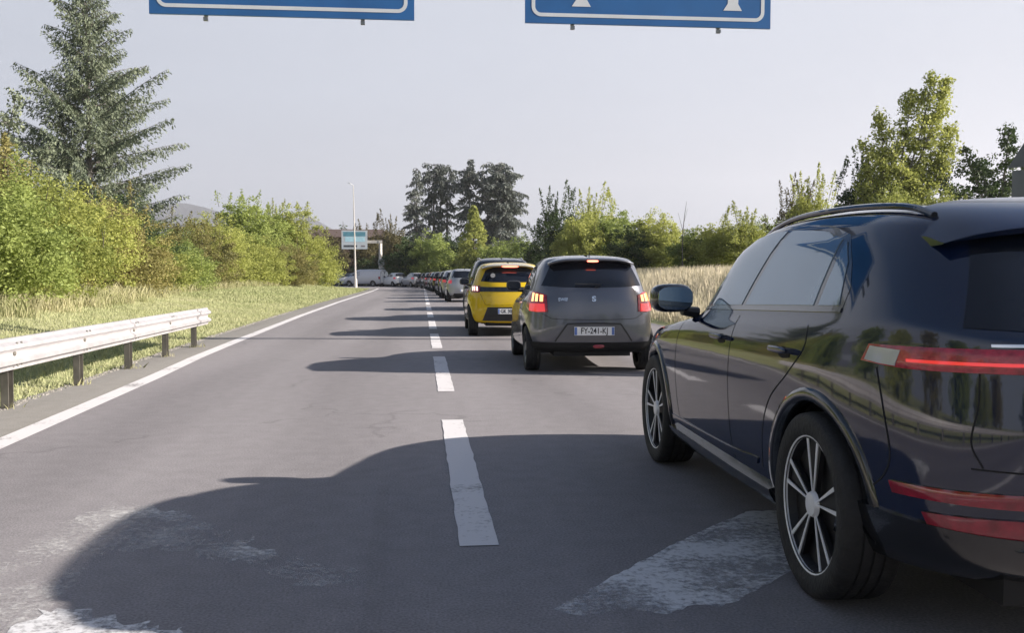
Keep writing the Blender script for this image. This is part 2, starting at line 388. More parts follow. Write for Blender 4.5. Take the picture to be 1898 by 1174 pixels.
# ================================================================ CARS
def pchip(x,y,xq):
    """monotone cubic through the rows of y (n,k)"""
    x=np.asarray(x,float); y=np.asarray(y,float); h=np.diff(x)[:,None]; d=np.diff(y,axis=0)/h
    m=np.zeros_like(y); m[0]=d[0]; m[-1]=d[-1]
    for i in range(1,len(x)-1):
        s=(d[i-1]*d[i]>0); den=d[i-1]+d[i]
        m[i]=np.where(s,2*d[i-1]*d[i]/np.where(den==0,1,den),0)
    idx=np.clip(np.searchsorted(x,xq,side='right')-1,0,len(x)-2); t=(xq-x[idx])/(x[idx+1]-x[idx]); t=t[:,None]; hh=(x[idx+1]-x[idx])[:,None]
    return (2*t**3-3*t**2+1)*y[idx]+(t**3-2*t**2+t)*hh*m[idx]+(-2*t**3+3*t**2)*y[idx+1]+(t**3-t**2)*hh*m[idx+1]

class Body:
    """levels rows: z_rear z_front y_rear y_front halfwidth n bow_rear bow_front bulge"""
    def __init__(s,levels,sub=6,M=120,sx=1,sy=1,sz=1,shoulder=None):
        L=np.array(levels,float); L[:,0:2]*=sz; L[:,2:4]*=sy; L[:,4]*=sx
        n=len(L); q=np.linspace(0,n-1,(n-1)*sub+1); s.P=pchip(np.arange(n),L,q); s.M=M; s.nl=len(q)
        tt=np.linspace(0,PI,1201)
        s.X=np.zeros((s.nl,M+1)); s.Y=np.zeros((s.nl,M+1)); s.Z=np.zeros((s.nl,M+1))
        for k,(zr,zf,yr,yf,w,nn,br,bf,bu) in enumerate(s.P):
            yc=(yr+yf)/2; hy=(yf-yr)/2; e=2/nn
            c=-np.cos(tt); si=np.sin(tt); eta=np.sign(c)*np.abs(c)**e; X=w*np.abs(si)**e
            Y=yc+hy*eta
            xr=(X/max(w,.3))**2
            Y=Y+br*xr*np.clip(-eta,0,1)**4-bf*xr*np.clip(eta,0,1)**4
            Z=zr+(zf-zr)*(eta+1)/2+bu*(1-eta**2)
            d=np.concatenate([[0],np.cumsum(np.hypot(np.diff(X),np.diff(Y)))]); u=np.linspace(0,d[-1],M+1)
            s.X[k]=np.interp(u,d,X); s.Y[k]=np.interp(u,d,Y); s.Z[k]=np.interp(u,d,Z)
        s.cache={}
    def outline(s,z):
        key=round(z,4)
        if key in s.cache: return s.cache[key]
        X=np.empty(s.M+1);Y=np.empty(s.M+1)
        for m in range(s.M+1):
            zc=np.maximum.accumulate(s.Z[:,m]+np.arange(s.nl)*1e-7)
            X[m]=np.interp(z,zc,s.X[:,m]); Y[m]=np.interp(z,zc,s.Y[:,m])
        s.cache[key]=(X,Y); return X,Y
    def pt(s,view,c,z):
        X,Y=s.outline(z)
        if view=='side':
            yy=np.maximum.accumulate(Y+np.arange(len(Y))*1e-7); return np.array([np.interp(c,yy,X),c,z])
        if view=='rear':
            m=int(np.argmax(X)); x=abs(c); return np.array([x,np.interp(x,np.maximum.accumulate(X[:m+1]+np.arange(m+1)*1e-7),Y[:m+1]),z])
        if view=='front':
            m=int(np.argmax(X)); Xf=X[m:][::-1]; Yf=Y[m:][::-1]; x=abs(c)
            return np.array([x,np.interp(x,np.maximum.accumulate(Xf+np.arange(len(Xf))*1e-7),Yf),z])
        if view=='wrap':
            d=np.concatenate([[0],np.cumsum(np.hypot(np.diff(X),np.diff(Y)))]); return np.array([np.interp(c,d,X),np.interp(c,d,Y),z])
        if view=='wrapf':
            Xf=X[::-1];Yf=Y[::-1]; d=np.concatenate([[0],np.cumsum(np.hypot(np.diff(Xf),np.diff(Yf)))]); return np.array([np.interp(c,d,Xf),np.interp(c,d,Yf),z])
    def ptn(s,view,c,z):
        neg=(c<0) and view in('rear','front'); c=abs(c) if view in('rear','front') else c
        e=.012; p=s.pt(view,c,z)
        c0=max(0,c-e) if view!='side' else c-e
        a=s.pt(view,c+e,z)-s.pt(view,c0,z); b=s.pt(view,c,z+e)-s.pt(view,c,z-e)
        n=np.cross(a,b)
        if n@n<1e-14: n=np.array([1,0,0]) if view=='side' else np.array([0,-1,0])
        n/=np.linalg.norm(n)
        ref={'side':np.array([1,0,.2]),'rear':np.array([0,-1,.2]),'front':np.array([0,1,.3]),'wrap':np.array([p[0],-.6 if p[1]<0 else -.01,.1]),'wrapf':np.array([p[0],1,.1])}[view]
        if n@ref<0: n=-n
        if neg: p=p*[-1,1,1]; n=n*[-1,1,1]
        return p,n
    def shell(s,wheels,zc,Ra,name,mat,parent,bottom=.16):
        nl,M=s.nl,s.M; X=s.X.copy();Y=s.Y.copy();Z=s.Z.copy()
        def d(k,m,wy): return math.hypot(Y[k,m]-wy,Z[k,m]-zc)
        ins=np.zeros((nl,M+1),int)
        for wi,wy in enumerate(wheels):
            dd=np.hypot(Y-wy,Z-zc); ins[(dd<Ra)&(X>.3)]=wi+1
        keep=np.ones((nl-1,M),bool)
        for k in range(nl-1):
            for m in range(M):
                q=(ins[k,m],ins[k+1,m],ins[k,m+1],ins[k+1,m+1])
                if all(q): keep[k,m]=False
        # snap inside vertices that still carry a face to the circle
        for k in range(nl):
            for m in range(M+1):
                if ins[k,m]:
                    used=False
                    for kk in (k-1,k):
                        for mm in (m-1,m):
                            if 0<=kk<nl-1 and 0<=mm<M and keep[kk,mm]: used=True
                    if used:
                        wy=wheels[ins[k,m]-1]; dy,dz=Y[k,m]-wy,Z[k,m]-zc; r=math.hypot(dy,dz) or 1e-6
                        Y[k,m]=wy+dy/r*Ra; nz=zc+dz/r*Ra; Z[k,m]=nz
                        X[k,m]=s.pt('side',Y[k,m],nz)[0]
        V=[];F=[];st=2*(M+1)
        for k in range(nl):
            for sg in (1,-1):
                for m in range(M+1): V.append((sg*X[k,m],Y[k,m],Z[k,m]))
        for k in range(nl-1):
            for m in range(M):
                if keep[k,m]:
                    a=k*st+m; F.append((a,a+1,a+st+1,a+st)); a+=M+1; F.append((a+1,a,a+st,a+st+1))
        # floor between the wheels
        me=bpy.data.meshes.new(name); me.from_pydata(V,[],F)
        import bmesh
        bm=bmesh.new(); bm.from_mesh(me); bmesh.ops.remove_doubles(bm,verts=bm.verts,dist=2e-4)
        bmesh.ops.delete(bm,geom=[v for v in bm.verts if not v.link_faces],context='VERTS')
        bm.to_mesh(me); bm.free(); me.polygons.foreach_set('use_smooth',[True]*len(me.polygons)); me.materials.append(mat)
        o=bpy.data.objects.new(name,me); COL.objects.link(o); o.parent=parent; return o

def resamp(pts,n):
    P=np.array(pts,float); d=np.concatenate([[0],np.cumsum(np.hypot(*np.diff(P,axis=0).T))]); u=np.linspace(0,d[-1],n)
    return np.stack([np.interp(u,d,P[:,0]),np.interp(u,d,P[:,1])],1)
def smoothpts(pts,n):
    """Catmull-Rom through the points"""
    P=np.array(pts,float)
    if len(P)<3: return resamp(P,n)
    Q=np.vstack([2*P[0]-P[1],P,2*P[-1]-P[-2]]); out=[]
    for i in range(1,len(Q)-2):
        for t in np.linspace(0,1,12,endpoint=False):
            a,b,c,d=Q[i-1],Q[i],Q[i+1],Q[i+2]
            out.append(.5*((2*b)+(-a+c)*t+(2*a-5*b+4*c-d)*t*t+(-a+3*b-3*c+d)*t**3))
    out.append(P[-1]); return resamp(out,n)
def patch(mb,B,view,lo,hi,off=.004,depth=.02,nu=22,nv=5,side=1,smooth=False,crown=0.0):
    f=smoothpts if smooth else resamp
    A=f(lo,nu+1);C=f(hi,nu+1); V=[];W=[]
    for i in range(nu+1):
        for j in range(nv+1):
            t=j/nv; c,z=A[i]*(1-t)+C[i]*t; p,n=B.ptn(view,c,z)
            cr=crown*(1-(2*i/nu-1)**4)*(1-(2*t-1)**4)
            q=p+n*(off+cr); r=p-n*depth
            if view in('side','wrap','wrapf') and side<0: q=q*[-1,1,1]; r=r*[-1,1,1]
            V.append(q);W.append(r)
    F=[];nn=(nu+1)*(nv+1)
    g=lambda i,j:i*(nv+1)+j
    for i in range(nu):
        for j in range(nv): F.append((g(i,j),g(i+1,j),g(i+1,j+1),g(i,j+1)))
    for i in range(nu):
        for j in (0,nv): a,b=g(i,j),g(i+1,j); F.append((a,b,b+nn,a+nn))
    for j in range(nv):
        for i in (0,nu): a,b=g(i,j),g(i,j+1); F.append((a,b,b+nn,a+nn))
    # orient outward
    v0,v1,v2=[Vector(V[i]) for i in (g(0,0),g(1,0),g(1,1))]
    mb.add([tuple(v) for v in V+W],F)
def recalc(o):
    import bmesh
    bm=bmesh.new(); bm.from_mesh(o.data); bmesh.ops.recalc_face_normals(bm,faces=bm.faces); bm.to_mesh(o.data); bm.free(); return o
def seam(mb,B,view,pts,side=1,wd=.006,off=.0016,n=26,smooth=True):
    P=(smoothpts if smooth else resamp)(pts,n); V=[];F=[]
    for i in range(n):
        a=P[max(0,i-1)];b=P[min(n-1,i+1)]; t=(b-a)/(np.linalg.norm(b-a)+1e-9); nr=np.array([-t[1],t[0]])
        for sg in (-1,1):
            c,z=P[i]+nr*sg*wd/2; p,nn=B.ptn(view,c,z); q=p+nn*off
            if view in('side','wrap','wrapf') and side<0: q=q*[-1,1,1]
            V.append(tuple(q))
    for i in range(n-1): F.append((2*i,2*i+1,2*i+3,2*i+2))
    mb.add(V,F)

BLK=pm('black_plastic',(0.018,0.019,0.021),.45,var=.2,vscale=8)
DARK=pm('underbody_black',(0.006,0.006,0.007),.8,var=.3)
TYRE=pm('tyre_rubber',(0.014,0.014,0.015),.75,bump=.3,bscale=60,var=.3,vscale=20)
GLASS=pm('tinted_car_glass',(0.022,0.034,0.048),.015,ior=2.9,coat=0.0,var=.1)
GLASS2=pm('smoked_rear_glass',(0.006,0.008,0.014),.03,ior=1.55,var=.1)
CHROME=pm('chrome_trim',(0.75,0.75,0.76),.12,metal=1.0,var=.05)
ALLOY=pm('machined_alloy',(0.80,0.80,0.82),.35,metal=.15,var=.08,vscale=12)
ALLOYD=pm('black_alloy',(0.006,0.006,0.008),.55,coat=.0,var=.1)
GRALLOY=pm('grey_alloy',(0.30,0.30,0.31),.35,metal=.8,var=.1)
REDL=pm('red_lamp_glass',(0.33,0.014,0.030),.08,coat=1,var=.45,vscale=25,bump=.25,bscale=55)
REDD=pm('dark_red_reflector',(0.22,0.006,0.02),.12,coat=1,var=.3,vscale=20)
REDLIT=pm('lit_red_lamp',(0.6,0.02,0.02),.2,emis=(1,.05,.05),es=.22,coat=1,var=.1)
BRK=pm('lit_brake_lamp',(0.8,0.05,0.03),.3,emis=(1,.16,.10),es=2.2,var=.1)
AMB=pm('lit_amber_lamp',(0.9,0.3,0.06),.2,emis=(1,.42,.16),es=1.1,coat=1,var=.2,vscale=40)
WLIT=pm('lit_claw_lamp',(0.9,0.6,0.5),.3,emis=(1,.55,.42),es=1.6,var=.1)
HEADL=pm('headlamp_glass',(0.45,0.47,0.5),.1,coat=1,var=.2)
PLATE=pm('plate_white',(0.72,0.72,0.72),.4,var=.05); PLBLUE=pm('plate_blue',(0.10,0.17,0.42),.4,var=.05); INK=pm('plate_ink',(0.01,0.01,0.012),.5,var=.05)
MIRG=pm('mirror_glass',(0.55,0.62,0.66),.04,metal=1.0,var=.03)

def make_wheel(parent,x,y,r,wd,side,style,name='wheel',rim=.70,seg=36,rot=0.0):
    """wheel > tyre, rim ; side +1: outer face to +x"""
    e=empty(name,(x,y,r)); e.parent=parent
    t=MB(); h=wd/2; ri=r*rim
    prof=[(ri*.97,-h*.8),(ri+.01,-h*.95),(r*.93,-h),(r*.985,-h*.9),(r,-h*.68)]
    for g in (-.42,-.05,.33): prof+=[(r,g*h),(r-.008,(g+.02)*h),(r-.008,(g+.08)*h),(r,(g+.10)*h)]
    prof+=[(r,h*.68),(r*.985,h*.9),(r*.93,h),(ri+.012,h*.96),(ri*.99,h*.86),(ri*.96,h*.84)]
    t.lathe([(a,b*side) for a,b in prof],n=seg)
    recalc(t.build('tyre',TYRE,e,sharp=50))
    rm=MB(); o=h*.86*side
    rm.lathe([(ri*1.005,o),(ri*1.0,o+.004*side),(ri*.982,o+.002*side),(ri*.972,o-.012*side)]+([] if style=='split' else [(ri*.9,-h*.5*side)]),n=seg)
    if style=='split':      # thin machined blades in pairs
        for k in range(5):
            for dd,wd_ in ((-.19,.010),(.19,.010)):
                a=2*PI*k/5+rot+dd; a0=2*PI*k/5+rot+dd*.6
                p0=Vector((o-.012*side,math.cos(a0)*ri*.16,math.sin(a0)*ri*.16)); p1=Vector((o-.004*side,math.cos(a)*ri*.955,math.sin(a)*ri*.955))
                u=(p1-p0).normalized(); v=Vector((side,0,0)).cross(u).normalized()
                w0=wd_*.30; w1=wd_*.85
                V=[p0-v*w0,p0+v*w0,p1+v*w1,p1-v*w1]; d=Vector((-.004*side,0,0))
                rm.add(V+[q+d for q in V],[(0,1,2,3),(4,7,6,5),(0,4,5,1),(1,5,6,2),(2,6,7,3),(3,7,4,0)])
    else:
        nsp=style
        for k in range(nsp):
            a=2*PI*k/nsp+rot
            p0=Vector((o-.03*side,math.cos(a)*ri*.1,math.sin(a)*ri*.1)); p1=Vector((o-.006*side,math.cos(a)*ri*.95,math.sin(a)*ri*.95))
            u=(p1-p0).normalized(); v=Vector((side,0,0)).cross(u).normalized(); w0=.028;w1=.036 if nsp<8 else .02
            if nsp>=8: w0=.014
            V=[p0-v*w0,p0+v*w0,p1+v*w1,p1-v*w1]; d=Vector((-.03*side,0,0))
            rm.add(V+[q+d for q in V],[(0,1,2,3),(4,7,6,5),(0,4,5,1),(1,5,6,2),(2,6,7,3),(3,7,4,0)])
    rm.lathe([(ri*.2,o-.02*side),(ri*.17,o-.002*side),(ri*.08,o+.002*side),(.001,o+.002*side)],n=20)
    recalc(rm.build('rim',ALLOY if style=='split' else GRALLOY,e,smooth=True,sharp=30))
    bk=MB(); bk.lathe([(ri*.974,o-.010*side),(ri*.93,o-.045*side),(ri*.5,o-.05*side),(.001,o-.05*side)],n=seg)
    if style=='split':
        for k in range(5):      # broad dark blades behind the machined edges
            for dd in (0,):
                a=2*PI*k/5+rot+dd; hw=.22
                V=[Vector((o-.02*side,math.cos(a+q)*ri*rr,math.sin(a+q)*ri*rr)) for q,rr in ((-hw*.7,.16),(hw*.7,.16),(hw,.95),(-hw,.95))]; d=Vector((-.02*side,0,0))
                bk.add(V+[q+d for q in V],[(0,1,2,3),(4,7,6,5),(0,4,5,1),(1,5,6,2),(2,6,7,3),(3,7,4,0)])
    recalc(bk.build('brake_disc' if style!='split' else 'wheel_cover',ALLOYD if style=='split' else DARK,e,smooth=False))
    return e

def arch_well(parent,y,r,xo,side,zc):
    m=MB(); n=24; V=[];F=[]
    xi=xo-.34
    for i in range(n+1):
        a=-R(8)+ (PI+R(16))*i/n
        for x in (xo-.005,xi): V.append((side*x,y+math.cos(a)*(r+.004),zc+math.sin(a)*(r+.004)))
    for i in range(n): F.append((2*i,2*i+1,2*i+3,2*i+2))
    V.append((side*xi,y,zc)); c=len(V)-1
    for i in range(n): F.append((c,2*i+1,2*i+3))
    m.add(V,F); return m.build('wheel_arch',DARK,parent,smooth=True,sharp=40)
def arch_lip(parent,B,y,r,zc,side,mat,wd=.045,off=.012,name='arch_trim',a0=-12,a1=192,inner=.05):
    V=[];F=[];n=40
    for i in range(n+1):
        a=R(a0)+R(a1-a0)*i/n
        for rr,o in ((r-.004,-inner),(r-.004,off*.6),(r+wd*.3,off),(r+wd*.85,off*.9),(r+wd,-.004)):
            yy=y+math.cos(a)*rr; zz=zc+math.sin(a)*rr; p,nn=B.ptn('side',yy,zz); q=p+nn*[1,.3,.3]*o
            V.append((q[0]*side,yy,zz))
    for i in range(n):
        for k in range(4): F.append((i*5+k,i*5+k+1,i*5+k+6,i*5+k+5))
    o=mesh_obj(name,V,F,mat,parent); recalc(o); return o

SUV_L=[#zr zf yr yf w n br bf bulge
 [.24,.22,-.55,3.30,.78,5,.10,.15,0],[.29,.26,-.78,3.52,.885,5.5,.12,.2,0],[.42,.40,-.87,3.60,.925,5.5,.13,.22,0],
 [.60,.58,-.905,3.65,.940,5.2,.13,.25,0],[.76,.70,-.90,3.64,.945,5.2,.13,.26,0],[.90,.80,-.885,3.58,.940,5.2,.13,.26,.01],
 [.985,.88,-.872,3.42,.930,5.2,.13,.25,.01],[1.07,.95,-.845,2.9,.910,5.4,.12,.2,.01],[1.14,1.03,-.79,2.30,.880,5.6,.11,.15,.005],
 [1.27,1.23,-.70,2.0,.822,5.6,.10,.12,0],[1.40,1.40,-.59,1.80,.752,5.4,.09,.1,.01],[1.465,1.49,-.50,1.52,.690,5,.08,.1,.015],
 [1.495,1.525,-.40,1.36,.61,4.5,.05,.1,.03],[1.52,1.545,-.28,1.12,.38,4,.02,.05,.042],[1.525,1.55,-.2,.98,.02,4,0,0,.047]]
HATCH_L=[
 [.24,.20,-.30,2.90,.70,5,.08,.15,0],[.32,.24,-.52,3.08,.835,6.5,.10,.18,0],[.45,.39,-.575,3.16,.862,6.5,.11,.2,0],
 [.60,.54,-.59,3.21,.872,6,.12,.22,0],[.76,.67,-.58,3.18,.874,5.6,.12,.22,0],[.90,.78,-.56,3.08,.857,5.3,.13,.2,0],
 [1.0,.87,-.535,2.85,.825,5,.13,.18,0],[1.06,.94,-.515,2.4,.79,5,.12,.15,0],[1.12,1.02,-.49,2.05,.762,5,.11,.12,0],
 [1.27,1.24,-.42,1.62,.70,5,.10,.1,0],[1.41,1.41,-.33,1.2,.63,4.8,.09,.1,.005],[1.475,1.485,-.26,.95,.565,4.5,.08,.1,.01],
 [1.505,1.515,-.14,.78,.43,4.2,.05,.08,.015],[1.52,1.53,-.0,.65,.22,4,.02,.04,.018],[1.523,1.532,.1,.55,.02,4,0,0,.02]]
VAN_L=[
 [.28,.26,-.8,3.7,.80,7,.03,.1,0],[.36,.34,-.95,3.95,.90,7,.03,.15,0],[.6,.6,-1.0,4.05,.95,7,.03,.2,0],[.9,.85,-1.0,4.02,.96,7,.03,.2,0],
 [1.1,1.0,-.99,3.85,.955,7,.03,.2,0],[1.25,1.12,-.98,3.45,.94,7,.03,.2,0],[1.4,1.3,-.97,3.1,.91,7,.03,.15,0],[1.65,1.6,-.95,2.75,.86,7,.03,.12,0],
 [1.85,1.83,-.92,2.45,.80,6.5,.03,.1,0],[1.93,1.92,-.86,2.2,.70,6,.03,.1,.01],[1.955,1.95,-.75,2.0,.45,5,0,0,.02],[1.96,1.955,-.6,1.8,.02,4,0,0,.02]]

def seams_obj(parent,lst,B):
    for view,pts,side in lst:
        for s_ in ((1,-1) if side==0 else (side,)): m=MB(); seam(m,B,view,pts,s_); m.build('panel_gap',DARK,parent,smooth=False)

def mirror_unit(parent,x,y,z,side,shellmat,s=1.0):
    m=MB(); rot=Matrix.Rotation(side*R(-8),3,'Z')
    c=Vector((side*(x+.12*s),y,z)); m.sell(c,(.125*s,.075*s,.085*s),rot,n=3.2)
    o=m.build('door_mirror',shellmat,parent,sharp=80)
    g=MB(); 
    poly=[]
    for k in range(24):
        a=2*PI*k/24; poly.append((.108*s*math.copysign(abs(math.cos(a))**.6,math.cos(a)),.068*s*math.copysign(abs(math.sin(a))**.6,math.sin(a))))
    g.prism(poly,c+rot@Vector((0,-.0762*s,0)),rot@Vector((1,0,0)),Vector((0,0,1)),rot@Vector((0,-1,0)),.006)
    g.build('mirror_glass',MIRG if s==1.0 else GLASS2,o,smooth=False)  # smaller cars: dark glass colour stands in for a dark reflection
    st=MB(); st.tube([(side*(x-.05),y+.03,z-.09*s),(side*(x+.05*s),y+.01,z-.075*s)],[.035*s,.028*s],8); st.build('mirror_arm',BLK,o)
    return o

def wheels4(parent,wb,r,wd,track,style,rim=.68,Ra=None,B=None,zc=None,seg=36,rot=.2,wells=True):
    for y in (0,wb):
        for s_ in (-1,1):
            make_wheel(parent,s_*(track-wd/2),y,r,wd,s_,style,rim=rim,seg=seg,rot=rot+y*.4)
            if wells: arch_well(parent,y,Ra,min(track+.005,B.pt('side',y-Ra*.9 if y==0 else y+Ra*.9,zc)[0]-.004),s_,zc)
def under(parent,w,y0,y1,z0,z1,wb,Ra):
    m=MB(); m.box((0,(y0+y1)/2,(z0+z1)/2),(2*(w-.36),y1-y0,z1-z0)); m.box((0,wb/2,(z0+z1)/2+.04),(2*(w-.06),wb-2*Ra-.05,z1-z0))
    m.build('underbody',DARK,parent,smooth=False)

def plate(parent,B,x,z,txt,wd=.52,hh=.11,yoff=.012):
    p,n=B.ptn('rear',abs(x)+.001,z); y=p[1]-yoff
    m=MB(); m.box((x,y,z),(wd,.012,hh)); o=m.build('number_plate',PLATE,parent,smooth=False)
    for s_ in (-1,1): b=MB(); b.box((x+s_*(wd/2-.019),y-.0072,z),(.032,.003,hh-.012)); b.build('plate_band',PLBLUE,o,smooth=False)
    M=Matrix.Translation((x,y-.0075,z))@Matrix.Rotation(R(90),4,'X')
    text_mesh('plate_letters',txt,hh*.98,INK,o,M,sx=.80,bold=.0012)
    return o

# ---------------------------------------------------------------- the dark SUV
def build_suv(loc,rz):
    t=empty('parked_car',loc,rz,label='large dark navy SUV closest to the viewer with machined wheels and red lamp band',cat='car')
    NAVY=paint('navy_car_paint',(0.003,0.009,0.034)); NAVY.node_tree.nodes['Principled BSDF'].inputs['Coat IOR'].default_value=1.75; SGL=pm('sky_tinted_side_glass',(0.21,0.27,0.33),.03,metal=.55,ior=1.8,var=.08,vscale=2); wb=2.72; r=.365; Ra=.405; zc=.375  # side glass: pale blue base stands in for sky seen through the cabin
    B=Body(SUV_L,sub=7,M=170)
    B.shell([0,wb],zc,Ra,'body',NAVY,t)
    under(t,.93,-.72,3.45,.20,.34,wb,Ra)
    wheels4(t,wb,r,.235,.945,'split',rim=.745,Ra=Ra,B=B,zc=zc,seg=48,rot=.35)
    GLOSS=pm('gloss_black_trim',(0.006,0.007,0.010),.18,coat=.8,var=.2,bump=.05,bscale=4)
    for y in (0,wb):
        for s_ in (-1,1): arch_lip(t,B,y,Ra,zc,s_,GLOSS,wd=.05)
    # door windows
    def win(name,lo,hi,mat=GLASS,off=.003,**k):
        for s_ in (-1,1):
            m=MB(); patch(m,B,'side',lo,hi,off=off,depth=.015,side=s_,smooth=True,nu=24,nv=8); recalc(m.build(name,mat,t,sharp=50))
    wl=lambda y:1.145-.028*(y-.1)          # waist line
    top=[(-.14,1.19),(-.05,1.30),(.08,1.41),(.35,1.462),(.70,1.482),(.98,1.486),(1.10,1.482),(1.35,1.462),(1.55,1.425),(1.75,1.335),(1.95,1.20),(2.07,1.10)]
    TX=[p[0] for p in top]; TZ=[p[1] for p in top]
    tp=lambda y:float(np.interp(y,TX,TZ))
    # black surround under all the side glass
    ys_=np.linspace(-.13,2.05,30)
    for s_ in (-1,1):
        m=MB(); patch(m,B,'side',[(y,wl(y)-.018) for y in ys_],[(y,max(wl(y)-.01,tp(y)+.022)) for y in ys_],off=.0015,depth=.01,side=s_,nu=60,nv=6); recalc(m.build('window_surround',GLOSS,t,sharp=50))
    def pane(y0b,y0t,y1b,y1t,name):
        n=16; lo=[];hi=[]
        for i in range(n+1):
            f=i/n; yb=y0b+(y1b-y0b)*f; yt=y0t+(y1t-y0t)*f; lo.append((yb,wl(yb)+.004)); hi.append((yt,max(wl(yt)+.008,tp(yt)-.004)))
        for s_ in (-1,1):
            m=MB(); patch(m,B,'side',lo,hi,off=.0045,depth=.008,side=s_,nu=30,nv=10); recalc(m.build(name,SGL,t,sharp=50))
    pane(1.06,.86,1.99,1.96,'side_window'); pane(.14,.14,1.0,.80,'side_window'); pane(-.10,-.02,.09,.09,'side_window')
    for s_ in (-1,1):   # bright waist strip
        m=MB(); patch(m,B,'side',[(y,wl(y)-.022) for y in ys_],[(y,wl(y)-.006) for y in ys_],off=.005,depth=.01,side=s_,nu=50,nv=2); recalc(m.build('waist_strip',GLOSS,t,sharp=50))
    # bonnet and windscreen
    m=MB(); patch(m,B,'front',[(-.78,1.06),(-.5,1.05),(0,1.045),(.5,1.05),(.78,1.06)],[(-.60,1.43),(-.35,1.455),(0,1.46),(.35,1.455),(.60,1.43)],off=.004,depth=.01,nu=36,nv=10); recalc(m.build('windscreen',GLASS,t,sharp=50))
    for s_ in (-1,1):
        m=MB(); patch(m,B,'wrapf',[(.55,.70),(.8,.71),(1.1,.74)],[(.5,.79),(.8,.81),(1.2,.83)],off=.004,side=s_,nu=20,nv=5); recalc(m.build('headlight',HEADL,t,sharp=50))
    m=MB(); patch(m,B,'front',[(-.5,.45),(0,.44),(.5,.45)],[(-.55,.72),(0,.74),(.55,.72)],off=.004); recalc(m.build('grille',BLK,t))
    # rear window, spoiler, tailgate
    m=MB(); patch(m,B,'rear',[(-.70,1.10),(-.4,1.085),(0,1.08),(.4,1.085),(.70,1.10)],[(-.58,1.40),(-.3,1.415),(0,1.42),(.3,1.415),(.58,1.40)],off=.004,depth=.01,nu=36,nv=10); recalc(m.build('rear_window',GLASS2,t,sharp=50))
    m=MB(); V=[];F=[]; n=24   # roof spoiler
    for i in range(n+1):
        u=-1+2*i/n; u=math.copysign(abs(u)**.6,u); x=.68*u; e=abs(u)**3; yb=-.66+.13*e*1; q=.05*e; cv=lambda z:z+(1.425-z)*.75*abs(u)**9; V+=[(x,-.12,cv(1.572-.018*u*u)-q*.6),(x,-.40,cv(1.530-.018*u*u)-q*.8),(x,yb+.03,cv(1.456)-q),(x,yb+.012,cv(1.444)-q),(x,yb+.03,1.425-q),(x,yb+.2,1.418-q)]
    for i in range(n):
        for k in range(5): a=i*6+k; F.append((a,a+1,a+7,a+6))
    F.append((0,1,2,3,4,5)); F.append(tuple(n*6+k for k in (5,4,3,2,1,0)))
    m.add(V,F); recalc(m.build('roof_spoiler',NAVY,t,sharp=40))
    m=MB(); m.box((0,-.649,1.437),(.34,.012,.012)); m.build('brake_light',REDL,t)
    # tail lamp band
    for s_ in (-1,1):
        m=MB(); patch(m,B,'wrap',[(.30,.962),(.7,.958),(.95,.957),(1.15,.968)],[(.30,1.036),(.7,1.035),(.95,1.032),(1.10,1.03)],off=.010,depth=.02,side=s_,smooth=True,nu=30,nv=6,crown=.006); o=recalc(m.build('tail_light',REDL,t,sharp=60))
        g=MB(); patch(g,B,'wrap',[(.98,.962),(1.05,.966),(1.12,.974)],[(.95,1.018),(1.02,1.021),(1.085,1.024)],off=.0175,depth=.004,side=s_,nu=12,nv=4); recalc(g.build('lamp_end',HEADL,o,sharp=60))
        g=MB(); patch(g,B,'wrap',[(.32,.982),(.62,.980),(.93,.979)],[(.32,.993),(.62,.991),(.93,.990)],off=.0185,depth=.004,side=s_,nu=20,nv=2); recalc(g.build('lamp_strip',REDLIT,o,sharp=60))
        g=MB(); patch(g,B,'wrap',[(.30,1.042),(.5,1.042),(.66,1.041)],[(.30,1.052),(.5,1.052),(.66,1.050)],off=.013,depth=.02,side=s_,nu=24,nv=2); recalc(g.build('chrome_trim',CHROME,t,sharp=60))
        m=MB(); patch(m,B,'wrap',[(.25,.540),(.6,.538),(1.0,.532)],[(.25,.588),(.6,.585),(1.02,.570)],off=.009,side=s_,nu=20,nv=4,crown=.003); recalc(m.build('reflector',REDD,t,sharp=60))
        m=MB(); patch(m,B,'wrap',[(.25,.442),(.6,.440),(.84,.432)],[(.25,.505),(.6,.503),(.88,.490)],off=.009,side=s_,nu=20,nv=4,crown=.003); recalc(m.build('reflector',REDD,t,sharp=60))
        m=MB(); m.box((s_*.50,-.90,.315),(.24,.03,.022),rot=Matrix.Rotation(s_*R(28),3,'Y'),bev=.008); m.build('exhaust_trim',CHROME,t,sharp=60)
    m=MB(); patch(m,B,'wrap',[(0,.27),(.5,.27),(1.28,.30)],[(0,.44),(.5,.44),(1.28,.47)],off=.014,depth=.02,side=1,nu=30,nv=6); patch(m,B,'wrap',[(0,.27),(.5,.27),(1.28,.30)],[(0,.44),(.5,.44),(1.28,.47)],off=.014,depth=.02,side=-1,nu=30,nv=6); recalc(m.build('bumper_lower',GLOSS,t,sharp=60))
    m=MB(); patch(m,B,'rear',[(-.46,.745),(0,.74),(.46,.745)],[(-.46,.755),(0,.752),(.46,.755)],off=.012,nu=20,nv=2); recalc(m.build('tailgate_strip',CHROME,t))
    plate(t,B,0,.86,'GB 518 TK')
    m=MB(); 
    for k in range(5): m.box((-.485+.03*k,-.893,.865),(.02,.006,.016))
    m.build('badge',CHROME,t)
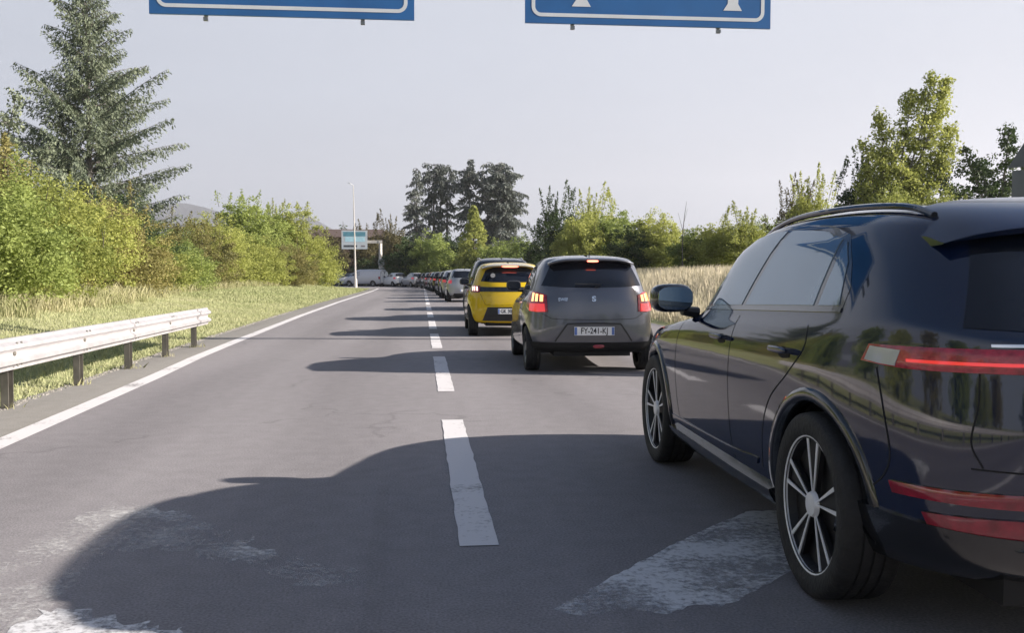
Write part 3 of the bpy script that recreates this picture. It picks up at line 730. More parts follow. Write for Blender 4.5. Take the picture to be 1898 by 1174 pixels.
    # sill blade and lower side strip
    for s_ in (-1,1):
        m=MB(); patch(m,B,'side',[(Ra+.03,.245),(1.0,.235),(wb-Ra-.03,.245)],[(Ra+.05,.33),(1.0,.325),(wb-Ra-.05,.33)],off=.030,depth=.06,side=s_,nu=30,nv=4,crown=.006); recalc(m.build('sill',GLOSS,t,sharp=40))
        m=MB(); patch(m,B,'side',[(.62,.405),(1.2,.375),(2.22,.365)],[(.60,.435),(1.2,.405),(2.22,.40)],off=.007,depth=.01,side=s_,nu=30,nv=2,smooth=True,crown=.003); recalc(m.build('side_moulding',NAVY,t,sharp=40))
        for y in (.30,1.20):
            m=MB(); p,nn=B.ptn('side',y,.955); 
            m.sell((s_*(p[0]+.034),y,.957),(.012,.105,.014),n=3)
            for dy in (-.085,.085): m.box((s_*(p[0]+.015),y+dy,.957),(.04,.02,.018))
            m.build('door_handle',NAVY,t,sharp=60)
            m=MB(); patch(m,B,'side',[(y-.07,.928),(y,.920),(y+.05,.928)],[(y-.07,.962),(y,.968),(y+.05,.962)],off=.002,depth=.004,side=s_,nu=12,nv=3,smooth=True); recalc(m.build('handle_recess',DARK,t))
        # roof rail
        def zz(y):
            lo_,hi_=1.30,1.60
            for _ in range(14):
                md=(lo_+hi_)/2
                if B.pt('side',y,md)[0]>.60: lo_=md
                else: hi_=md
            return lo_
        pts=[]
        for y in np.linspace(-.30,1.45,26):
            pts.append((s_*.60,y,zz(y)+.008+.012*min(1,(y+.31)*6,(1.47-y)*6)))
        m=MB(); m.tube(pts,.0135,8); m.build('roof_rail',GLOSS,t)
        mirror_unit(t,.885,1.97,1.135,s_,GLOSS,1.0)
    seams_obj(t,[('side',[(1.03,1.07),(1.035,.8),(1.02,.50),(.98,.36)],0),('side',[(2.04,1.02),(2.10,.85),(2.10,.6),(2.05,.36)],0),('side',[(.11,1.07),(.10,.98),(.24,.86),(.42,.74),(.52,.60),(.56,.40)],0),
      ('side',[(-.42,.95),(-.47,.80),(-.50,.66),(-.47,.58),(-.40,.52)],0),('wrap',[(.70,.98),(.71,.86),(.735,.74),(.70,.66)],0),('rear',[(-.70,.655),(0,.648),(.70,.655)],1)],B)
    return t
SUVX=2.45; SUVY=3.55
build_suv((SUVX,SUVY,0),R(-1.2))

# ---------------------------------------------------------------- hatchback family (grey, yellow and far ones)
def side_glass(t,B,wl,top,panes,mat,surround=BLK,nu=22,nv=6,far=False):
    TX=[p[0] for p in top]; TZ=[p[1] for p in top]; tp=lambda y:float(np.interp(y,TX,TZ))
    ys_=np.linspace(TX[0],TX[-1],24)
    for s_ in (-1,1):
        if not far:
            m=MB(); patch(m,B,'side',[(y,wl(y)-.012) for y in ys_],[(y,max(wl(y)-.006,tp(y)+.014)) for y in ys_],off=.002,depth=.01,side=s_,nu=36,nv=5); recalc(m.build('window_surround',surround,t,sharp=50))
        for y0b,y0t,y1b,y1t in panes:
            lo=[];hi=[]
            for i in range(13):
                f=i/12; yb=y0b+(y1b-y0b)*f; yt=y0t+(y1t-y0t)*f; lo.append((yb,wl(yb)+.004)); hi.append((yt,max(wl(yt)+.008,tp(yt)-.004)))
            m=MB(); patch(m,B,'side',lo,hi,off=.005 if not far else .004,depth=.01,side=s_,nu=nu,nv=nv); recalc(m.build('side_window',mat,t,sharp=50))

def build_grey_hatch(loc,rz):
    t=empty('parked_car',loc,rz,label='dark grey hatchback queuing ahead of the navy SUV with lit amber brake lamps',cat='car')
    P=paint('graphite_car_paint',(0.112,0.118,0.142),metal=.6); wb=2.45; r=.30; Ra=.335; zc=.305
    B=Body(HATCH_L,sub=6,M=130); B.shell([0,wb],zc,Ra,'body',P,t); under(t,.86,-.42,2.95,.22,.32,wb,Ra)
    wheels4(t,wb,r,.19,.850,5,rim=.68,Ra=Ra,B=B,zc=zc,seg=32)
    wl=lambda y:1.075-.03*y*.4
    side_glass(t,B,wl,[(-.02,1.17),(.15,1.30),(.35,1.385),(.7,1.43),(1.0,1.435),(1.25,1.38),(1.6,1.19),(1.78,1.06)],[(.98,.85,1.74,1.70),(.12,.20,.92,.80)],GLASS)
    m=MB(); patch(m,B,'rear',[(-.655,1.135),(-.4,1.118),(0,1.112),(.4,1.118),(.655,1.135)],[(-.53,1.40),(-.35,1.438),(0,1.447),(.35,1.438),(.53,1.40)],off=.004,depth=.01,nu=30,nv=8); rw=recalc(m.build('rear_window',GLASS2,t,sharp=50))
    g=MB(); g.tube([(.02,-.53,1.125),(.10,-.525,1.155),(-.24,-.52,1.160)],.009,6); g.build('rear_wiper',BLK,t)
    m=MB(); patch(m,B,'front',[(-.68,1.07),(0,1.05),(.68,1.07)],[(-.52,1.42),(0,1.45),(.52,1.42)],off=.004,depth=.01,nu=24,nv=6); recalc(m.build('windscreen',GLASS,t,sharp=50))
    V=[];F=[];n=20
    for i in range(n+1):   # small roof spoiler
        u=-1+2*i/n; x=.56*u; e=abs(u)**4; zt=1.487-.055*e; yb=-.43+.10*e
        V+=[(x,-.12,zt+.030-.02*e),(x,-.28,zt+.020-.01*e),(x,yb+.02,zt),(x,yb,zt-.012),(x,yb+.03,zt-.028),(x,-.2,zt-.035)]
    for i in range(n):
        for k in range(5): a=i*6+k; F.append((a,a+1,a+7,a+6))
    F.append((0,1,2,3,4,5)); F.append(tuple(n*6+k for k in (5,4,3,2,1,0)))
    recalc(mesh_obj('roof_spoiler',V,F,P,t))
    m=MB(); m.box((0,-.436,1.456),(.15,.016,.028),bev=.006); m.build('brake_light',BRK,t)
    m=MB(); m.tube([(0,-.10,1.515),(0,-.17,1.575)],[.008,.004],6); m.build('antenna',BLK,t)
    for s_ in (-1,1):
        m=MB(); patch(m,B,'wrap',[(.60,.80),(.75,.79),(.95,.80),(1.10,.86)],[(.62,1.015),(.76,1.05),(.93,1.06),(1.05,1.05)],off=.012,depth=.02,side=s_,nu=20,nv=10,crown=.012); o=recalc(m.build('tail_light',REDL,t,sharp=60))
        g=MB(); patch(g,B,'wrap',[(.63,.80),(.75,.795),(.93,.805)],[(.64,.90),(.76,.90),(.93,.90)],off=.0245,depth=.004,side=s_,nu=10,nv=4); recalc(g.build('lower_lens',REDLIT,o,sharp=60))
        for k in range(3):
            a0=.665+.085*k; g=MB(); patch(g,B,'wrap',[(a0,.925),(a0+.05,.925)],[(a0+.0,1.01+.012*k),(a0+.05,1.015+.012*k)],off=.0245,depth=.004,side=s_,nu=4,nv=4); recalc(g.build('amber_lens',AMB,o,sharp=60))
        for y in (.22,.98):
            m=MB(); p,nn=B.ptn('side',y,.93); m.sell((s_*(p[0]+.022),y,.93),(.012,.085,.013),n=3); m.build('door_handle',P,t)
        mirror_unit(t,.775,1.72,1.12,s_,BLK,.88)
    # plate recess in the bumper, diffuser
    m=MB(); patch(m,B,'rear',[(-.50,.425),(0,.42),(.50,.425)],[(-.345,.640),(0,.648),(.345,.640)],off=.006,depth=.01,nu=24,nv=5); recalc(m.build('plate_recess',pm('grey_bumper_insert',(0.10,0.10,0.11),.4,coat=.4,var=.1),t,sharp=50))
    m=MB(); seam(m,B,'rear',[(-.50,.42),(-.42,.54),(-.345,.645),(0,.655),(.345,.645),(.42,.54),(.50,.42)],1,wd=.02,off=.008,smooth=False,n=50); m.build('recess_edge',BLK,t,smooth=False)
    m=MB(); patch(m,B,'wrap',[(0,.26),(.5,.26),(1.05,.29)],[(0,.405),(.5,.405),(1.05,.41)],off=.008,side=1,nu=24,nv=4); patch(m,B,'wrap',[(0,.26),(.5,.26),(1.05,.29)],[(0,.405),(.5,.405),(1.05,.41)],off=.008,side=-1,nu=24,nv=4); recalc(m.build('bumper_lower',DARK,t,sharp=60))
    m=MB(); m.box((.06,-.575,.355),(.15,.02,.05),bev=.01); m.build('fog_lamp',REDD,t)
    plate(t,B,.0,.555,'FY-241-KJ')
    p,n_=B.ptn('rear',0.001,.955)
    tilt=math.atan2(abs(n_[2]),abs(n_[1]))
    M=Matrix.Translation((-.375,B.ptn('rear',.375,.955)[0][1]-.004,.958))@Matrix.Rotation(R(90)-tilt,4,'X')
    text_mesh('model_badge','SWIFT',.062,CHROME,t,M,ext=.002,sx=.95,bold=.0012)
    M=Matrix.Translation((0,p[1]-.006,.965))@Matrix.Rotation(R(90)-tilt,4,'X')
    text_mesh('maker_emblem','S',.095,CHROME,t,M,ext=.004,sx=1.2,bold=.004)
    seams_obj(t,[('rear',[(-.70,.80),(-.60,.745),(-.5,.71),(0,.70),(.5,.71),(.60,.745),(.70,.80)],1),('side',[(.96,1.06),(.97,.8),(.95,.38)],0),('side',[(1.80,1.03),(1.83,.8),(1.80,.38)],0),('side',[(.05,1.05),(.10,.9),(.30,.72),(.38,.5)],0),('wrap',[(.98,.80),(1.0,.72),(1.10,.66)],0)],B)
    return t
build_grey_hatch((2.22,12.55,0),R(-1.6))

def build_yellow(loc,rz):
    t=empty('parked_car',loc,rz,label='bright yellow hatchback with black lamp band and three lit claw lamps',cat='car')
    P=paint('yellow_car_paint',(0.62,0.42,0.012)); wb=2.55; r=.32; Ra=.355; zc=.325
    B=Body(HATCH_L,sub=6,M=120,sx=1.0,sy=1.04,sz=1.005); B.shell([0,wb],zc,Ra,'body',P,t); under(t,.86,-.45,3.0,.22,.32,wb,Ra)
    wheels4(t,wb,r,.20,.850,5,rim=.66,Ra=Ra,B=B,zc=zc,seg=28)
    wl=lambda y:1.085-.01*y
    side_glass(t,B,wl,[(-.02,1.17),(.15,1.30),(.35,1.39),(.7,1.435),(1.0,1.44),(1.3,1.38),(1.65,1.19),(1.85,1.07)],[(1.0,.87,1.80,1.75),(.12,.20,.94,.82)],GLASS)
    m=MB(); patch(m,B,'rear',[(-.60,1.15),(-.4,1.13),(0,1.125),(.4,1.13),(.60,1.15)],[(-.50,1.38),(-.35,1.435),(0,1.447),(.35,1.435),(.50,1.38)],off=.004,depth=.01,nu=28,nv=8); recalc(m.build('rear_window',GLASS2,t,sharp=50))
    m=MB(); patch(m,B,'front',[(-.68,1.09),(0,1.07),(.68,1.09)],[(-.52,1.42),(0,1.45),(.52,1.42)],off=.004,depth=.01,nu=24,nv=6); recalc(m.build('windscreen',GLASS,t,sharp=50))
    V=[];F=[];n=20
    for i in range(n+1):
        u=-1+2*i/n; x=.57*u; e=abs(u)**4; zt=1.488-.055*e; yb=-.47+.12*e
        V+=[(x,-.12,zt+.032-.02*e),(x,-.28,zt+.022-.01*e),(x,yb+.02,zt),(x,yb,zt-.012),(x,yb+.03,zt-.03),(x,-.2,zt-.035)]
    for i in range(n):
        for k in range(5): a=i*6+k; F.append((a,a+1,a+7,a+6))
    F.append((0,1,2,3,4,5)); F.append(tuple(n*6+k for k in (5,4,3,2,1,0)))
    recalc(mesh_obj('roof_spoiler',V,F,pm('pale_spoiler',(.45,.42,.32),.3,coat=1,var=.05),t))  # spoiler paler and less yellow than the body
    m=MB(); m.box((0,-.472,1.452),(.34,.018,.030),bev=.006); m.build('brake_light',BRK,t)
    m=MB(); m.lathe([(.05,0),(.05,.002),(.001,.002)],c=(0,0,0),axis='z',n=16); o=m.build('window_sticker',pm('sticker_white',(.6,.6,.62),.5,var=.1),t); o.location=(-.36,-.505,1.27); o.rotation_euler=(R(115),0,0)
    m=MB(); 
    for s_ in (1,-1): patch(m,B,'wrap',[(0,.935),(.5,.935),(.86,.93)],[(0,1.03),(.5,1.03),(.90,1.045)],off=.006,side=s_,nu=24,nv=4)
    recalc(m.build('lamp_band',pm('gloss_black_trim',(0.006,0.007,0.010),.18),t,sharp=60))
    for s_ in (-1,1):
        m=MB(); patch(m,B,'wrap',[(.66,.915),(.8,.91),(1.04,.93)],[(.64,1.05),(.8,1.06),(1.04,1.06)],off=.010,side=s_,nu=16,nv=5,crown=.006); o=recalc(m.build('tail_light',REDD,t,sharp=60))
        for k in range(3):
            a0=.70+.085*k; g=MB(); patch(g,B,'wrap',[(a0,.95),(a0+.032,.95)],[(a0+.018,1.035),(a0+.05,1.035)],off=.0185,depth=.004,side=s_,nu=4,nv=4); recalc(g.build('claw_lamp',WLIT,o,sharp=60))
        mirror_unit(t,.78,1.78,1.13,s_,BLK,.88)
    m=MB(); patch(m,B,'rear',[(-.60,.27),(0,.26),(.60,.27)],[(-.47,.615),(0,.62),(.47,.615)],off=.008,depth=.01,nu=24,nv=5); recalc(m.build('bumper_lower',BLK,t,sharp=60))
    plate(t,B,.0,.53,'GK 306 LM')
    seams_obj(t,[('rear',[(-.62,.90),(-.55,.74),(-.47,.66),(0,.655),(.47,.66),(.55,.74),(.62,.90)],1),('side',[(.98,1.06),(.99,.8),(.97,.38)],0),('side',[(1.86,1.03),(1.90,.8),(1.86,.38)],0)],B)
    return t
build_yellow((1.83,20.0,0),R(-1.0))

# ---------------------------------------------------------------- far cars: one prototype per kind, copied with other paint
REDLF=pm('far_red_lamp',(0.42,0.05,0.07),.3,emis=(1,.08,.10),es=.12,var=.2,vscale=20)
def build_far(kind,loc,rz,label,pt,group='cars queuing in the right lane',lit=True,sz=1.0):
    t=empty('parked_van' if kind=='van' else 'parked_car',loc,rz,label=label,cat='van' if kind=='van' else 'car',group=group)
    if kind=='suv': L,wb,r,Ra,zc,tr,sub,M=SUV_L,2.72,.36,.40,.37,.93,3,54
    elif kind=='van': L,wb,r,Ra,zc,tr,sub,M=VAN_L,3.1,.34,.38,.35,.93,3,54
    else: L,wb,r,Ra,zc,tr,sub,M=HATCH_L,2.45,.30,.335,.305,.86,3,54
    B=Body(L,sub=sub,M=M,sz=sz); B.shell([0,wb],zc,Ra,'body',pt,t); under(t,tr-.01,-.5,wb+.5,.22,.34,wb,Ra)
    wheels4(t,wb,r,.2,tr,5,rim=.66,Ra=Ra,B=B,zc=zc,seg=16)
    k=dict(nu=12,nv=4)
    if kind=='van':
        side_glass(t,B,lambda y:1.22,[(1.7,1.70),(2.3,1.68),(2.75,1.45),(2.95,1.25)],[(1.72,1.72,2.9,2.85)],GLASS,far=True)
        rear=[[(-.70,1.2),(-.05,1.2)],[(-.66,1.68),(-.05,1.68)]]; 
        for sg in (1,-1):
            m=MB(); patch(m,B,'rear',[(sg*.08,1.22),(sg*.70,1.22)],[(sg*.08,1.66),(sg*.66,1.66)],off=.006,nu=8,nv=4); recalc(m.build('rear_window',GLASS2,t,sharp=50))
        lz=(.85,1.15,.80,1.0); wz=(1.30,1.75,.72,.66)
    elif kind=='suv':
        side_glass(t,B,lambda y:1.14*sz,[(-.12,1.20*sz),(.08,1.40*sz),(.5,1.49*sz),(1.1,1.50*sz),(1.55,1.40*sz),(2.03,1.12*sz)],[(-.1,-.05,.92,.80),(1.02,.88,2.0,1.98)],GLASS,far=True)
        m=MB(); patch(m,B,'rear',[(-.68,1.12*sz),(0,1.10*sz),(.68,1.12*sz)],[(-.56,1.42*sz),(0,1.45*sz),(.56,1.42*sz)],off=.006,**k); recalc(m.build('rear_window',GLASS2,t,sharp=50))
        lz=(.90*sz,1.04*sz,.72,1.05); wz=(1.05*sz,1.44*sz,.76,.58)
    else:
        side_glass(t,B,lambda y:1.075*sz,[(-.02,1.17*sz),(.2,1.33*sz),(.7,1.43*sz),(1.0,1.435*sz),(1.25,1.38*sz),(1.78,1.085*sz)],[(.98,.85,1.74,1.70),(.1,.18,.92,.80)],GLASS,far=True)
        m=MB(); patch(m,B,'rear',[(-.63,1.13*sz),(0,1.12*sz),(.63,1.13*sz)],[(-.52,1.41*sz),(0,1.44*sz),(.52,1.41*sz)],off=.006,**k); recalc(m.build('rear_window',GLASS2,t,sharp=50))
        lz=(.87*sz,1.02*sz,.68,.98); wz=(1.07*sz,1.42*sz,.66,.50)
    m=MB(); patch(m,B,'front',[(-wz[2],wz[0]),(0,wz[0]),(wz[2],wz[0])],[(-wz[3],wz[1]),(0,wz[1]),(wz[3],wz[1])],off=.006,**k); recalc(m.build('windscreen',GLASS,t,sharp=50))
    for s_ in (-1,1):
        m=MB(); patch(m,B,'wrap',[(lz[2],lz[0]),(lz[3],lz[0])],[(lz[2],lz[1]),(lz[3],lz[1])],off=.012,side=s_,nu=6,nv=4); recalc(m.build('tail_light',REDL if not lit else REDLF,t,sharp=50))
        m=MB(); patch(m,B,'wrapf',[(.5,.62*sz),(.9,.66*sz)],[(.5,.70*sz),(.95,.76*sz)],off=.008,side=s_,nu=6,nv=4); recalc(m.build('headlight',HEADL,t,sharp=50))
        mirror_unit(t,.80,1.75 if kind!='van' else 2.6,1.14 if kind!='van' else 1.35,s_,BLK,.9)
    m=MB(); patch(m,B,'rear',[(-.6,.27),(.6,.27)],[(-.55,.42),(.55,.42)],off=.01,**k); recalc(m.build('bumper_lower',BLK,t,sharp=50))
    if kind!='van': plate(t,B,0,.56 if kind=='hatch' else .74,'')
    return t
def recolor(t,mat):
    for c in t.children:
        if c.name.split('.')[0]=='body': c.material_slots[0].link='OBJECT'; c.material_slots[0].material=mat
pd=lambda nm,c,mt=0.0: paint(nm+'_car_paint',c,metal=mt)
BLACKP=pd('black',(0.008,0.009,0.012)); SILV=pd('silver',(0.38,0.39,0.41),.5); WHITE=pd('white',(0.62,0.62,0.62)); WINE=pd('wine_red',(0.13,0.014,0.02)); BLUEG=pd('blue_grey',(0.09,0.11,0.15),.3); LGREY=pd('light_grey',(0.30,0.30,0.32),.3); DGREY=pd('charcoal',(0.035,0.036,0.04),.3); REDP=pd('red',(0.30,0.02,0.02))
suv0=build_far('suv',(2.26,26.9,0),R(0),'tall black car with roof rails showing just over the yellow hatchback',BLACKP,sz=1.13)
for s_ in (-1,1):
    m=MB(); m.tube([(s_*.60,-.25,1.70),(s_*.61,.3,1.765),(s_*.61,1.1,1.765),(s_*.58,1.6,1.68)],.018,6); m.build('roof_rail',pm('rail_grey',(.45,.45,.46),.3,metal=.6,var=.1),suv0)
hat0=build_far('hatch',(2.05,45.3,0),R(1),'silver hatchback with lit red lamps, first one clear of the yellow car',SILV,sz=1.03)
suv1=build_far('suv',(2.55,34.5,0),R(0),'charcoal car mostly hidden behind the tall black one',DGREY,sz=1.0)
def far_copy(src,loc,rz,label,mat,group='cars queuing in the right lane'):
    c=copy_tree(src); c.location=loc; c.rotation_euler=(0,0,rz); recolor(c,mat); c['label']=label; c['group']=group; return c
far_copy(suv1,(1.98,52.3,0),R(1),'light grey car right in front of the silver hatchback in the queue',LGREY)
far_copy(suv1,(1.92,59.2,0),R(1.5),'black car second ahead of the silver hatchback',BLACKP)
far_copy(hat0,(1.86,65.8,0),R(1.5),'wine red hatchback sandwiched in the middle of the distant queue',WINE)
far_copy(suv1,(1.70,72.2,0),R(2),'dark car with red lamps directly ahead of the wine red hatchback',BLACKP)
far_copy(suv1,(1.52,78.8,0),R(3),'blue grey car deep in the distant queue past two dark ones',BLUEG)
far_copy(hat0,(1.32,85.2,0),R(4),'red hatchback where the distant queue starts bending left',REDP)
far_copy(suv1,(1.10,91.6,0),R(6),'charcoal car near the far end of the dashed line',DGREY)
far_copy(suv1,(.75,98,0),R(10),'black car at the bend, last before the pale hatchback',BLACKP)
far_copy(hat0,(-.45,103,0),R(24),'pale grey hatchback just left of the end of the dashed line',LGREY)
wh=far_copy(hat0,(-2.55,106.5,0),R(30),'bright white hatchback in the far bend between pale car and van',WHITE)
far_copy(suv1,(-3.0,112.5,0),R(40),'greenish grey tall car peeking over the far white hatchback',pd('grey_green',(0.20,0.22,0.20)))
van=build_far('van',(-5.1,108.5,0),R(62),'silver grey panel van with bright white rear, sideways at the far bend',pd('van_silver',(0.50,0.50,0.53),.2),lit=False)
m=MB(); 
for s_ in (1,-1): m.box((s_*.43,-1.012,1.08),(.82,.02,1.28),bev=.02)
m.build('rear_door',pd('van_white',(.80,.80,.80)),van)
for i,(px,Y,rz,mt,lb,src) in enumerate([(622,118,78,DGREY,'dark car farthest left, half hidden by the shrub edge',suv1),(634,119,80,BLUEG,'blue grey car under the far sign board, left of the pole',hat0),(648,117,82,WHITE,'small white car directly behind the slim pale pole',hat0),(668,118,80,LGREY,'light grey car between the slim pole and the van',hat0)]):
    p=at(px,533,Y); far_copy(src,(p.x+1.3,Y,0),R(rz),lb,mt,'cars waiting on the far crossing road')

# ================================================================ ROADSIDE HARDWARE
GALV=pm('galvanised_steel',(0.44,0.425,0.43),.45,metal=.3,var=.12,vscale=5,bump=.05,bscale=8)
GALVD=pm('weathered_post_steel',(0.16,0.15,0.13),.6,metal=.4,var=.3,vscale=6)
gr=empty('guardrail',(-3.85,17.3,0),label='galvanised crash barrier standing along the left verge, its end facing away',cat='guardrail')
# W profile rail, lapped in 4 m lengths
prof=[(.0,.155),(.018,.150),(.022,.120),(.075,.090),(.080,.055),(.020,.020),(.016,.0),(.020,-.020),(.080,-.055),(.075,-.090),(.022,-.120),(.018,-.150),(.0,-.155)]
def rail_x(y): return float(np.interp(y,[-30,0,9,17.4],[-3.70,-3.72,-3.80,-3.87]))
m=MB()
def rail_piece(y0,y1,push=0.0,zc=.525):
    n=max(2,int((y1-y0)/.5)); V=[];F=[];k=len(prof)
    for th in (0,.004):
        for i in range(n+1):
            y=y0+(y1-y0)*i/n
            for dx,dz in prof: V.append((rail_x(y)+dx-.085+push-th,y,zc+dz))
    b=(n+1)*k
    for i in range(n):
        for j in range(k-1): a=i*k+j; F.append((a,a+1,a+k+1,a+k)); F.append((b+a+1,b+a,b+a+k,b+a+k+1))
    for j in range(k-1): F.append((j,j+1,b+j+1,b+j)); q=n*k+j; F.append((q+1,q,b+q,b+q+1))
    m.add(V,F)
ys0=17.12
while ys0>-25: rail_piece(ys0-4.05,ys0,0); ys0-=4.0
o=m.build('rail',GALV,gr,smooth=True,sharp=50); o.matrix_parent_inverse=gr.matrix_basis.inverted()
m=MB(); rail_piece(17.02,17.82,.012); o=m.build('end_piece',GALV,gr,sharp=50); o.matrix_parent_inverse=gr.matrix_basis.inverted()
m=MB()
yj=17.12
while yj>-8:
    for dz in (-.10,.10):
        for dy in (-.05,.05): c=Vector((rail_x(yj)-.085+.060,yj+dy,.525+dz)); m.sell(c,(.010,.014,.014),n=2.5,nu=6,nv=8)
    m.sell((rail_x(yj)-.060,yj-.02,.525),(.012,.022,.022),n=2.5,nu=6,nv=8)
    yj-=1.93
pk_=m.build('bolt_row',GALVD,gr); pk_.matrix_parent_inverse=gr.matrix_basis.inverted(); pk_['kind']='stuff'
yp=17.13; k=0
while yp>-24:
    m=MB(); x=rail_x(yp)-.155
    for dx,dy,wx,wy in ((0,.0,.008,.115),(.035,.055,.07,.008),(.035,-.055,.07,.008)): m.box((x+dx-.03,yp+dy,.31),(wx,wy,.66+.02))
    m.box((rail_x(yp)-.105,yp,.53),(.05,.07,.16))
    o=m.build('post',GALVD,gr,smooth=False); o.matrix_parent_inverse=gr.matrix_basis.inverted(); yp-=1.93; k+=1

# overhead gantry with two blue direction signs
BLUE=pm('sign_blue',(0.018,0.105,0.30),.35,var=.12,vscale=1.2); SWH=pm('sign_white',(0.60,0.62,0.66),.4,var=.05); SBACK=pm('sign_back_grey',(0.25,0.26,0.27),.5,metal=.5,var=.2)
GY=16.6
gt=empty('sign_gantry',(12.3,GY+.35,0),label='tall grey steel gantry mast and arm reaching over the road above the frame',cat='gantry')
def pk(o,p): o.parent=p; o.matrix_parent_inverse=p.matrix_basis.inverted(); return o
m=MB(); m.tube([(12.3,GY+.35,-.1),(12.3,GY+.35,4),(12.3,GY+.35,7.9)],[.15,.13,.11],14); pk(m.build('mast',SBACK,None),gt)
m=MB(); m.box((3.45,GY+.35,7.55),(17.9,.22,.26)); m.box((3.45,GY+.35,6.9),(17.9,.16,.16))
pk(m.build('arm',SBACK,None,smooth=False),gt)
def blue_sign(x0,x1,z0,z1,lab,arrows,nubs):
    t=empty('direction_sign',((x0+x1)/2,GY,z0),label=lab,cat='road sign'); T=t.matrix_basis.inverted()
    m=MB(); m.box(((x0+x1)/2,GY,(z0+z1)/2),(x1-x0,.05,z1-z0)); pk(m.build('panel',BLUE,None,smooth=False),t)
    m=MB(); i=.115; r=.17; wdt=.062; n=8; P=[];Q=[]
    for cx,cz,a0 in ((x1-i-r,z1-i-r,0),(x0+i+r,z1-i-r,90),(x0+i+r,z0+i+r,180),(x1-i-r,z0+i+r,270)):
        for k in range(n+1):
            a=R(a0+90*k/n); P.append((cx+math.cos(a)*r,cz+math.sin(a)*r)); Q.append((cx+math.cos(a)*(r-wdt),cz+math.sin(a)*(r-wdt)))
    N=len(P); V=[(a,GY-.029,b) for a,b in P]+[(a,GY-.029,b) for a,b in Q]+[(a,GY-.024,b) for a,b in P]+[(a,GY-.024,b) for a,b in Q]
    F=[]
    for k in range(N): j=(k+1)%N; F+=[(k,j,N+j,N+k),(2*N+k,2*N+j,j,k),(N+k,N+j,3*N+j,3*N+k)]
    pk(mesh_obj('border',V,F,SWH,smooth=False),t)
    for ax,side in arrows:
        m=MB(); zb=z0+.30
        poly=[(ax-.17,zb),(ax+.17,zb+.0),(ax+.10,zb+.12),(ax+.085+.25*side,zb+1.1),(ax+.30+.25*side,zb+1.05),(ax+.33*side,zb+1.65),(ax-.32+.25*side,zb+1.05),(ax-.085+.25*side,zb+1.1),(ax-.09,zb+.12)]
        m.prism(poly,(0,GY-.0295,0),(1,0,0),(0,0,1),(0,-1,0),.004); pk(m.build('arrow',SWH,None,smooth=False),t)
    for x in nubs:
        m=MB(); m.box((x,GY+.07,(z0+z1)/2),(.06,.09,z1-z0)); m.box((x,GY+.05,z0-.05),(.07,.07,.06)); pk(m.build('bracket',SBACK,None,smooth=False),t)
a=at(277,25,GY); b=at(768,38,GY); blue_sign(a.x,b.x,a.z,a.z+2.6,'blue overhead sign on the left with plain rounded white border',[],[at(380,28,GY).x,at(672,36,GY).x])
a=at(973,42,GY); b=at(1427,50,GY); blue_sign(a.x,b.x,a.z,a.z+2.6,'blue overhead sign on the right showing two white arrow feet',[(at(1077,8,GY).x,-.2),(at(1357,15,GY).x,.2)],[at(1062,44,GY).x,at(1333,50,GY).x])

# warning sign on posts beyond the SUV
WX=at(1884,300,11.1).x+.84
ws=empty('warning_sign',(WX,11.1,0),label='grey back of a roadside sign rising over the navy SUV roof at right',cat='road sign')
rt=Matrix.Rotation(R(-38),3,'Z'); u=rt@Vector((1,0,0)); nn=rt@Vector((0,-1,0))
bz=H(WX,11.1)
m=MB()
for q in (-.55,.55): m.tube([Vector((WX,11.1,bz-.2))+u*q+Vector((0,.05,0)),Vector((WX,11.1,2.66))+u*q+Vector((0,.05,0))],.04,8)
pk(m.build('post',GALVD,None),ws)
m=MB(); m.prism([(-.75,2.15),(.75,2.15),(.75,2.62),(-.75,2.62)],(WX,11.1,0),u,(0,0,1),nn,.03); pk(m.build('lower_panel',pm('sign_back_mid',(.13,.14,.15),.6,var=.2),None,smooth=False),ws)
m=MB(); m.prism([(-.75,1.62),(.75,1.62),(.75,2.12),(-.75,2.12)],(WX,11.1,0),u,(0,0,1),nn,.03); pk(m.build('bottom_panel',pm('sign_back_dark',(.10,.11,.12),.5,var=.2),None,smooth=False),ws)
m=MB(); m.prism([(-.80,2.66),(.80,2.66),(.06,3.95),(-.06,3.95)],(WX,11.1,0),u,(0,0,1),nn,.03); pk(m.build('triangle_panel',pm('sign_back_dark',(.10,.11,.12),.5,var=.2),None,smooth=False),ws)

# far lamp post, far sign on its bent mast
CREAM=pm('cream_painted_steel',(0.50,0.47,0.43),.5,var=.1)
p=at(659,534,99.0); bx=p.x
lp=empty('lamp_post',(bx,99,0),label='slim pale lamp post rising high in front of the far sign board',cat='lamp post')
m=MB(); m.tube([(bx,99,-.1),(bx-.05,99,4.5),(bx-.16,99,10.6)],[.13,.075,.03],10); pk(m.build('pole',CREAM,None),lp)
m=MB(); m.tube([(bx-.16,99,10.55),(bx-.5,98.6,10.75)],[.04,.03],6); m.sell((bx-.55,98.5,10.76),(.14,.08,.03),n=3); pk(m.build('lamp_head',pm('lamp_grey',(.45,.46,.48),.4,var=.1),None),lp)
m=MB(); m.tube([(bx,99,-.1),(bx,99,.9)],[.2,.17],10); pk(m.build('pole_base',CREAM,None),lp)
FY_=114.0; a=at(633,427,FY_); b=at(681,462,FY_); c=at(705,446,FY_)
fs=empty('far_direction_sign',(c.x,FY_,0),label='pale board with turquoise header on an angled cream mast by the far bend',cat='road sign')
m=MB(); m.tube([(c.x,FY_+.25,-.1),(c.x,FY_+.25,c.z-.2)],[.24,.20],4); m.box(((a.x+b.x)/2+1.4,FY_+.25,c.z-.15),(c.x-(a.x+b.x)/2+1.0-1.0,.3,.34)); m.box((c.x-.01,FY_+.25,c.z-.15),(.40,.36,.36)); pk(m.build('mast',CREAM,None,smooth=False),fs)
